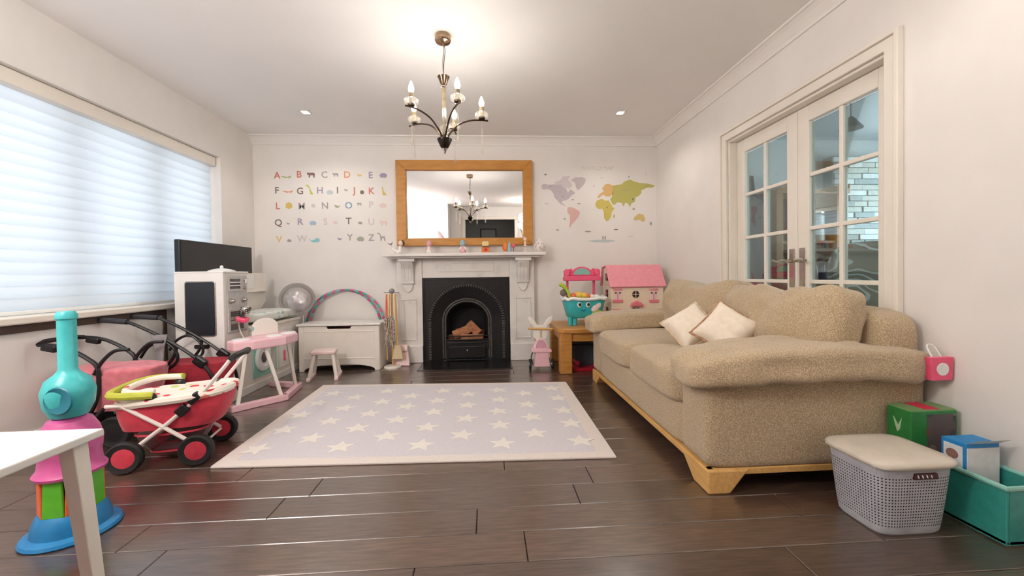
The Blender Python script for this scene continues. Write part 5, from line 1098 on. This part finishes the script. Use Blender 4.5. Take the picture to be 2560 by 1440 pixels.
def gv(i, k): 
    p = grid[k][i % NB]; return Vector((p[0], p[1], bz(k)))
for k in range(NR):
    for i in range(NB):
        a, b, c, d = gv(i, k), gv(i + 1, k), gv(i + 1, k + 1), gv(i, k + 1)
        if 2 <= k < NR - 3:
            m_ = [(a + b) / 2, (b + c) / 2, (c + d) / 2, (d + a) / 2]; ce = (a + b + c + d) / 4
            h_ = [ce + (q - ce) * .62 for q in m_]
            bm.add([a, b, c, d] + h_, [(0, 1, 5, 4), (1, 2, 6, 5), (2, 3, 7, 6), (3, 0, 4, 7)])
        else: bm.add([a, b, c, d], [(0, 1, 2, 3)])
bm.add([(p[0], p[1], .006) for p in grid[0]], [list(range(NB - 1, -1, -1))])
bm.build('perforated_body', BASKET, kb)
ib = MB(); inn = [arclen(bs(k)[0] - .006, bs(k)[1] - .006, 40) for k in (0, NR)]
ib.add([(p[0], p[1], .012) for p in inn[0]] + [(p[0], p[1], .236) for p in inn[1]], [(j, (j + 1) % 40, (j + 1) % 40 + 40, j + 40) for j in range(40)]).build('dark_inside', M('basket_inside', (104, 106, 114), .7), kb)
foot = MB(); f0 = arclen(.118, .094, 60); foot.add([(p[0], p[1], 0) for p in f0] + [(p[0], p[1], .008) for p in f0], [(j, (j + 1) % 60, (j + 1) % 60 + 60, j + 60) for j in range(60)] + [list(range(59, -1, -1))]).build('foot_rim', BASKET, kb)
lr = [(.150, .126, .240), (.156, .132, .243), (.157, .133, .254), (.150, .126, .262), (.12, .098, .268), (.05, .04, .271)]
lv = []; 
for hx, hy, z in lr: lv += [(p[0], p[1], z) for p in arclen(hx, hy, 64)]
MB().add(lv, [(i * 64 + j, i * 64 + (j + 1) % 64, (i + 1) * 64 + (j + 1) % 64, (i + 1) * 64 + j) for i in range(5) for j in range(64)] + [list(range(63, -1, -1)), list(range(320, 384))]).build('lid', LIDM, kb, smooth=True, angle=60)
fp_ = ky - .1215
MB().prism([(kx - .03, .205), (kx - .026, .226), (kx + .055, .226), (kx + .058, .205)], fp_ - .004, fp_ + .012).build('name_tag', M('maroon_plastic', (70, 30, 34), .4), kb, .003)
for k in range(4): MB().prism([(kx - .018 + .016 * k, .212), (kx - .014 + .016 * k, .212), (kx - .018 + .016 * k, .222), (kx - .022 + .016 * k, .222)], fp_ - .0052, fp_ - .0038).build('tag_stroke', WHITE, kb)
gbx = thing('green_box', 'green cardboard game box with pale symbols standing against the sofa end', 'box', (1.77, 1.535, 0))
MB().box(1.672, 1.868, 1.485, 1.582, 0, .352).build('carton', M('green_card', (44, 128, 62), .5, c2=(38, 116, 54)), gbx, .003)
MB().box(1.675, 1.865, 1.488, 1.579, .352, .358).build('carton_top', M('sage_card', (124, 160, 104), .5), gbx)
MB().box(1.74, 1.80, 1.49, 1.577, .3575, .3595).build('red_stripe', M('crimson_card', (214, 50, 84), .5), gbx)
MB().box(1.74, 1.86, 1.4835, 1.4855, .02, .34).build('picture_panel', print_mat('game_print', (96, 84, 84), [(150, 60, 56), (70, 66, 80), (130, 110, 104)], 18, .4), gbx)
T = Matrix.Translation((1.6715, 0, 0))
MB().prism([(1.555, .315), (1.535, .285), (1.520, .318), (1.528, .268), (1.538, .255), (1.548, .285)], -.001, .0005, 'x', T).build('star_symbol', M('pale_print', (180, 206, 170), .5), gbx)
MB().prism([(1.56, .205), (1.515, .198), (1.515, .185), (1.56, .192)], -.001, .0005, 'x', T).build('print_line', MATS['pale_print'], gbx)
tb = thing('teal_crate', 'teal plastic crate on the floor right of the grey basket', 'crate', (1.78, 1.33, 0))
DT = M('dark_teal_crate', (56, 150, 140), .4, c2=(50, 140, 130))
MB().box(1.70, 1.87, 1.21, 1.45, 0, .012).build('bottom', DT, tb)
for (a, b, c, d) in ((1.70, 1.71, 1.21, 1.45), (1.86, 1.87, 1.21, 1.45), (1.71, 1.86, 1.21, 1.22), (1.71, 1.86, 1.44, 1.45)): MB().box(a, b, c, d, .0, .19).build('side', DT, tb, .003)
MB().tube([(1.70, 1.21, .19), (1.87, 1.21, .19), (1.87, 1.45, .19), (1.70, 1.45, .19)], .009, 8, closed=True).build('crate_rim', MINT, tb)
bb = thing('blue_box', 'blue and white snack box with round picture standing in the teal crate', 'box', (1.78, 1.34, .012))
MB().box(1.715, 1.845, 1.335, 1.415, .012, .285).build('carton', M('blue_card', (40, 140, 206), .5, c2=(34, 128, 194)), bb, .002)
MB().box(1.7175, 1.8425, 1.3325, 1.3355, .03, .27).build('white_label', M('white_card', (238, 238, 240), .5), bb)
MB().box(1.7125, 1.7155, 1.345, 1.405, .03, .27).build('side_label', MATS['white_card'], bb)
MB().prism([(1.377 + .02 * math.cos(R(a)), .235 + .018 * math.sin(R(a))) for a in range(0, 360, 20)], 1.7115, 1.713, 'x').build('round_picture', M('biscuit_print', (150, 110, 96), .6), bb)
MB().add([(1.715, 1.335, .285), (1.845, 1.335, .285), (1.845, 1.30, .31), (1.715, 1.30, .31)], [(0, 1, 2, 3)]).build('open_flap', MATS['white_card'], bb)
pk = thing('pink_gift_bag', 'small pink gift bag with a white dot hanging on the sofa arm', 'bag', (1.80, 1.53, .47))
MB().prism([(1.797, .465), (1.887, .465), (1.892, .56), (1.790, .56)], 1.515, 1.54).build('bag', HOTPINK, pk, .003)
MB().prism([(1.842 + .026 * math.cos(R(a)), .512 + .026 * math.sin(R(a))) for a in range(0, 360, 15)], 1.513, 1.516).build('dot', WHITE, pk)
MB().tube(spline([(1.82, 1.535, .555), (1.825, 1.56, .60), (1.855, 1.56, .60), (1.86, 1.535, .555)], 6), .003, 6).build('bag_handle', WHITE, pk)

# ---------------------------------------------------------------- dining room furniture seen through the panes
FLOR = scroll_mat('floral_upholstery', (146, 134, 120), (200, 204, 200))
def hichair(loc, rz, lab):
    t = thing('floral_chair', lab, 'chair', loc, rz, 'floral dining chairs')
    MB().soft((0, 0, .40), (.50, .52, .18), e=8, n=10, wr=.004).build('seat', FLOR, t, smooth=True, angle=70, **L)
    MB().soft((0, .22, .78), (.50, .13, .66), e=5, n=14, wr=.006, rot=(R(-8), 0, 0), fn=lambda v: (v.x * (1 - .12 * (v.z > .2) * (v.z - .2) * 5), v.y, v.z + .03 * math.cos(v.x * 6))).build('backrest', FLOR, t, smooth=True, angle=70, **L)
    for a in (-.21, .21):
        for b in (-.21, .21): MB().tube([(a, b, 0), (a * .95, b * .95, .33)], [.016, .022], 8).build('leg', BRONZE, t, smooth=True, **L)
hichair((2.72, 2.42, 0), R(200), 'floral upholstered chair seen through the nearer door leaf')
hichair((3.02, 3.10, 0), R(150), 'floral upholstered chair beyond the door handle, farther from the panes')
BOOK = M('dark_oak', (182, 134, 80), .45, c2=(160, 114, 64), scale=7, stretch=(1, 1, 8)); BOOKD = M('walnut_back', (92, 58, 34), .5, c2=(78, 48, 28), scale=7, stretch=(1, 1, 8))
dr = thing('oak_dresser', 'tall open oak dresser with curved top in the dining room', 'dresser', (3.28, 4.0, 0))
RX0, RX1, RY0, RY1 = 2.90, 3.66, 3.86, 4.20
MB().box(RX0, RX0 + .07, RY0, RY1, 0, 1.74).build('side', BOOK, dr, .004); MB().box(RX1 - .12, RX1, RY0, RY1, 0, 1.78).build('side', BOOK, dr, .004); MB().box(RX0 + .07, RX1 - .12, RY1 - .02, RY1, 0, 1.72).build('back', BOOKD, dr)
MB().prism([(RX0 - .01, 1.70), (RX1 + .01, 1.70), (RX1 + .01, 1.80)] + [(RX0 + (RX1 - RX0) * k / 8, 1.75 + .04 * math.sin(k * .8)) for k in range(8, -1, -1)], RY0 - .015, RY1).build('cornice', BOOK, dr, .004)
for z in (.08, .44, .80, 1.20): MB().box(RX0 + .07, RX1 - .12, RY0 + .01, RY1 - .02, z, z + .025).build('shelf', BOOK, dr, .003)
for k, (u, h, c, nm) in enumerate(((3.36, .22, (40, 36, 40), 'dark'), (3.44, .26, (60, 50, 80), 'purple'), (3.51, .18, (200, 204, 210), 'clear'))):
    o = thing('bottle', '%s bottle standing on the dresser shelf' % nm, 'bottle', (u, 3.93, .825), group='bottles on the dresser')
    MB().lathe([(.028, 0), (.03, .006), (.03, h * .55), (.012, h * .75), (.011, h * .92)], (u, 3.93, .825), 16).build('body', M('%s_bottle_glass' % nm, c, .15), o, smooth=True)
    MB().lathe([(.014, h * .90), (.014, h), (.012, h + .004)], (u, 3.93, .825), 12).build('cap', BLACKP, o, smooth=True)
jar = thing('white_crock', 'white canister on the upper dresser shelf', 'canister', (3.40, 3.97, 1.225)); MB().lathe([(.075, 0), (.08, .01), (.08, .26), (.06, .28)], (3.40, 3.97, 1.225), 20).build('body', WHITE, jar, smooth=True); MB().lathe([(.082, .28), (.082, .30), (.02, .32)], (3.40, 3.97, 1.225), 20).build('lid', STEEL, jar, smooth=True)
fr = thing('grey_fridge', 'tall dark grey fridge seen through the farther door leaf', 'fridge', (2.68, 4.1, 0))
MB().box(2.44, 2.83, 3.88, 4.30, .02, 1.68).build('body', M('graphite_steel', (92, 94, 98), .35, metal=.4, c2=(84, 86, 90)), fr, .008)
MB().box(2.445, 2.825, 3.86, 3.882, .70, 1.67).build('upper_door', MATS['graphite_steel'], fr, .006); MB().box(2.445, 2.825, 3.86, 3.882, .04, .69).build('lower_door', MATS['graphite_steel'], fr, .006)
for z in (.50, .80): MB().box(2.79, 2.805, 3.835, 3.85, z, z + .18).box(2.79, 2.805, 3.835, 3.862, z, z + .015).box(2.79, 2.805, 3.835, 3.862, z + .165, z + .18).build('door_handle', CHROME, fr, .002)
sc_ = thing('speaker', 'small black speaker standing on top of the grey fridge', 'speaker', (2.72, 4.1, 1.68)); MB().prism([(2.66, 1.68), (2.80, 1.68), (2.775, 1.92), (2.675, 1.92)], 4.02, 4.16).build('cabinet', BLACKP, sc_, .006); MB().lathe([(.035, 0), (.045, .004), (.03, -.008)], (2.727, 4.018, 1.77), 18, Matrix.Rotation(R(90), 4, 'X')).build('cone', BLACKR, sc_, smooth=True)
rb = thing('red_armchair', 'low red padded armchair behind the french doors', 'armchair', (2.42, 3.45, 0), R(170))
MB().soft((0, 0, .30), (.46, .46, .22), e=5, n=10).build('seat', DKRED, rb, smooth=True, **L); MB().soft((0, .19, .60), (.48, .14, .50), e=4, n=10, rot=(R(-6), 0, 0)).build('backrest', DKRED, rb, smooth=True, **L)
for a in (-1, 1): MB().soft((a * .23, 0, .44), (.10, .44, .20), e=4, n=8).build('armrest', DKRED, rb, smooth=True, **L)
for a in (-.18, .18):
    for b in (-.18, .18): MB().tube([(a, b, 0), (a, b, .22)], .02, 8).build('leg', BLACKP, rb, **L)
sb = thing('sideboard', 'pale grey sideboard standing under the stone breast', 'sideboard', (4.35, 4.08, 0))
MB().box(3.9, 4.9, 3.90, 4.22, .05, .93).build('carcass', M('pale_grey_paint', (196, 202, 202), .5), sb, .006); MB().box(3.87, 4.93, 3.88, 4.235, .93, .955).build('top', M('slate_top', (96, 102, 106), .4), sb, .004)
for k in range(3): d_ = MB().box(3.92 + .325 * k, 4.225 + .325 * k, 3.885, 3.90, .09, .90).build('door', MATS['pale_grey_paint'], sb, .004); MB().ball((4.19 + .325 * k, 3.878, .55), .014).build('knob', STEEL, d_, smooth=True)
dlamp = thing('pendant_lamp', 'dark conical pendant lamp in the dining room', 'lamp', (3.25, 3.4, HC)); MB().tube([(3.25, 3.4, 2.28), (3.25, 3.4, HC)], .004, 6).build('cord', BLACKP, dlamp); MB().lathe([(.09, 2.18), (.085, 2.19), (.03, 2.27), (.012, 2.29)], (3.25, 3.4, 0), 20).build('shade', M('grey_metal_shade', (92, 100, 102), .4, metal=.3), dlamp, smooth=True)
light('pendant_fill', 'POINT', (3.25, 3.4, 2.215), 30, (1, .95, .88), shadow_soft_size=.015)  # added fill inside the unlit pendant, brightens the dresser front

# ---------------------------------------------------------------- behind the camera, seen in the mirror
SHADE = M('lit_lamp_shade', (255, 236, 206), .7, c2=(255, 232, 200), emit=3.0)
def floor_lamp(x, y, lab, lit):
    t = thing('floor_lamp', lab, 'floor lamp', (x, y, 0), group='floor lamps at the rear wall')
    MB().lathe([(.14, 0), (.14, .015), (.03, .03)], (x, y, 0), 24).build('base', CHROME, t, smooth=True)
    for k in range(3):
        a = 2.1 * k + .3; u, v = math.cos(a), math.sin(a)
        MB().tube(spline([(x + .012 * u, y + .012 * v, .02), (x + .02 * u, y + .02 * v, 1.2), (x + .05 * u, y + .05 * v, 1.62), (x + .12 * u, y + .12 * v, 1.80)], 6), .007, 8).build('stem', CHROME, t, smooth=True)
        MB().lathe([(.02, 0), (.05, .03), (.06, .11), (.056, .11), (.045, .035)], (x + .12 * u, y + .12 * v, 1.80), 18).build('shade', SHADE if lit else CRYSTAL, t, smooth=True)
floor_lamp(-1.78, .34, 'chrome floor lamp with lit shades reflected at the left of the mirror', True)
floor_lamp(.80, .12, 'chrome floor lamp with narrow shades reflected at the right of the mirror', True)
light('rear_lamp_glow', 'POINT', (-1.78, .34, 2.03), REAR_LAMP * 1.3, (1, .97, .93), shadow_soft_size=.12)
light('rear_lamp_glow', 'POINT', (.80, .12, 2.03), REAR_LAMP * .22, (1, .97, .93), shadow_soft_size=.12)
pu = thing('pink_shelf_unit', 'bright pink toy shelf unit reflected in the mirror', 'shelf', (-1.35, -.2, 0))
for a, b in ((-1.8, -1.78), (-1.0, -.98)): MB().box(a, b, -.34, -.05, 0, 1.36).build('side', HOTPINK, pu, .003)
for z in (.02, .45, .9, 1.34): MB().box(-1.78, -1.0, -.34, -.05, z, z + .02).build('shelf', HOTPINK, pu, .003)
MB().box(-1.78, -1.0, -.345, -.335, .02, 1.36).build('back', HOTPINK, pu)
cp = thing('wall_canopy', 'pink triangular wall decoration reflected in the mirror', 'decoration', (-1.12, -.30, 1.72)); MB().lathe([(.16, 1.62), (.06, 1.74), (.012, 1.82)], (-1.12, -.30, 0), 16, sy=.3).build('cloth', PGL, cp, smooth=True); MB().tube([(-1.12, -.34, 1.82), (-1.12, -.30, 1.82)], .005, 6).build('hook', STEEL, cp)
pf = thing('picture_frame', 'dark framed picture on the grey hall wall in the mirror', 'picture', (.03, -2.74, 1.9)); 
for a, b, c, d in ((-.20, .26, 2.04, 2.07), (-.20, .26, 1.62, 1.65), (-.20, -.17, 1.65, 2.04), (.23, .26, 1.65, 2.04)): MB().box(a, b, -2.75, -2.72, c, d).build('frame_bar', BLACKP, pf, .003)
MB().box(-.17, .23, -2.748, -2.735, 1.65, 2.04).build('print', M('grey_print', (190, 192, 190), .6), pf)
bn = thing('stair_banister', 'dark stair handrail with white posts in the hall', 'banister', (.8, -2.2, 0))
MB().tube([(.35, -2.3, 1.25), (1.28, -2.3, 2.05)], .03, 8).build('handrail', M('dark_stained_wood', (60, 44, 36), .4), bn, smooth=True)
for k in range(6):
    x = .45 + k * .15; MB().box(x - .014, x + .014, -2.314, -2.286, 0, 1.25 + (x - .35) * .86).build('baluster', WHITEP, bn, .003)
for o in list(bpy.data.objects):
    if o.parent is None and o.get('group') == 'ornaments on the mantel shelf': o.scale = (1.18, 1.18, 1.18)
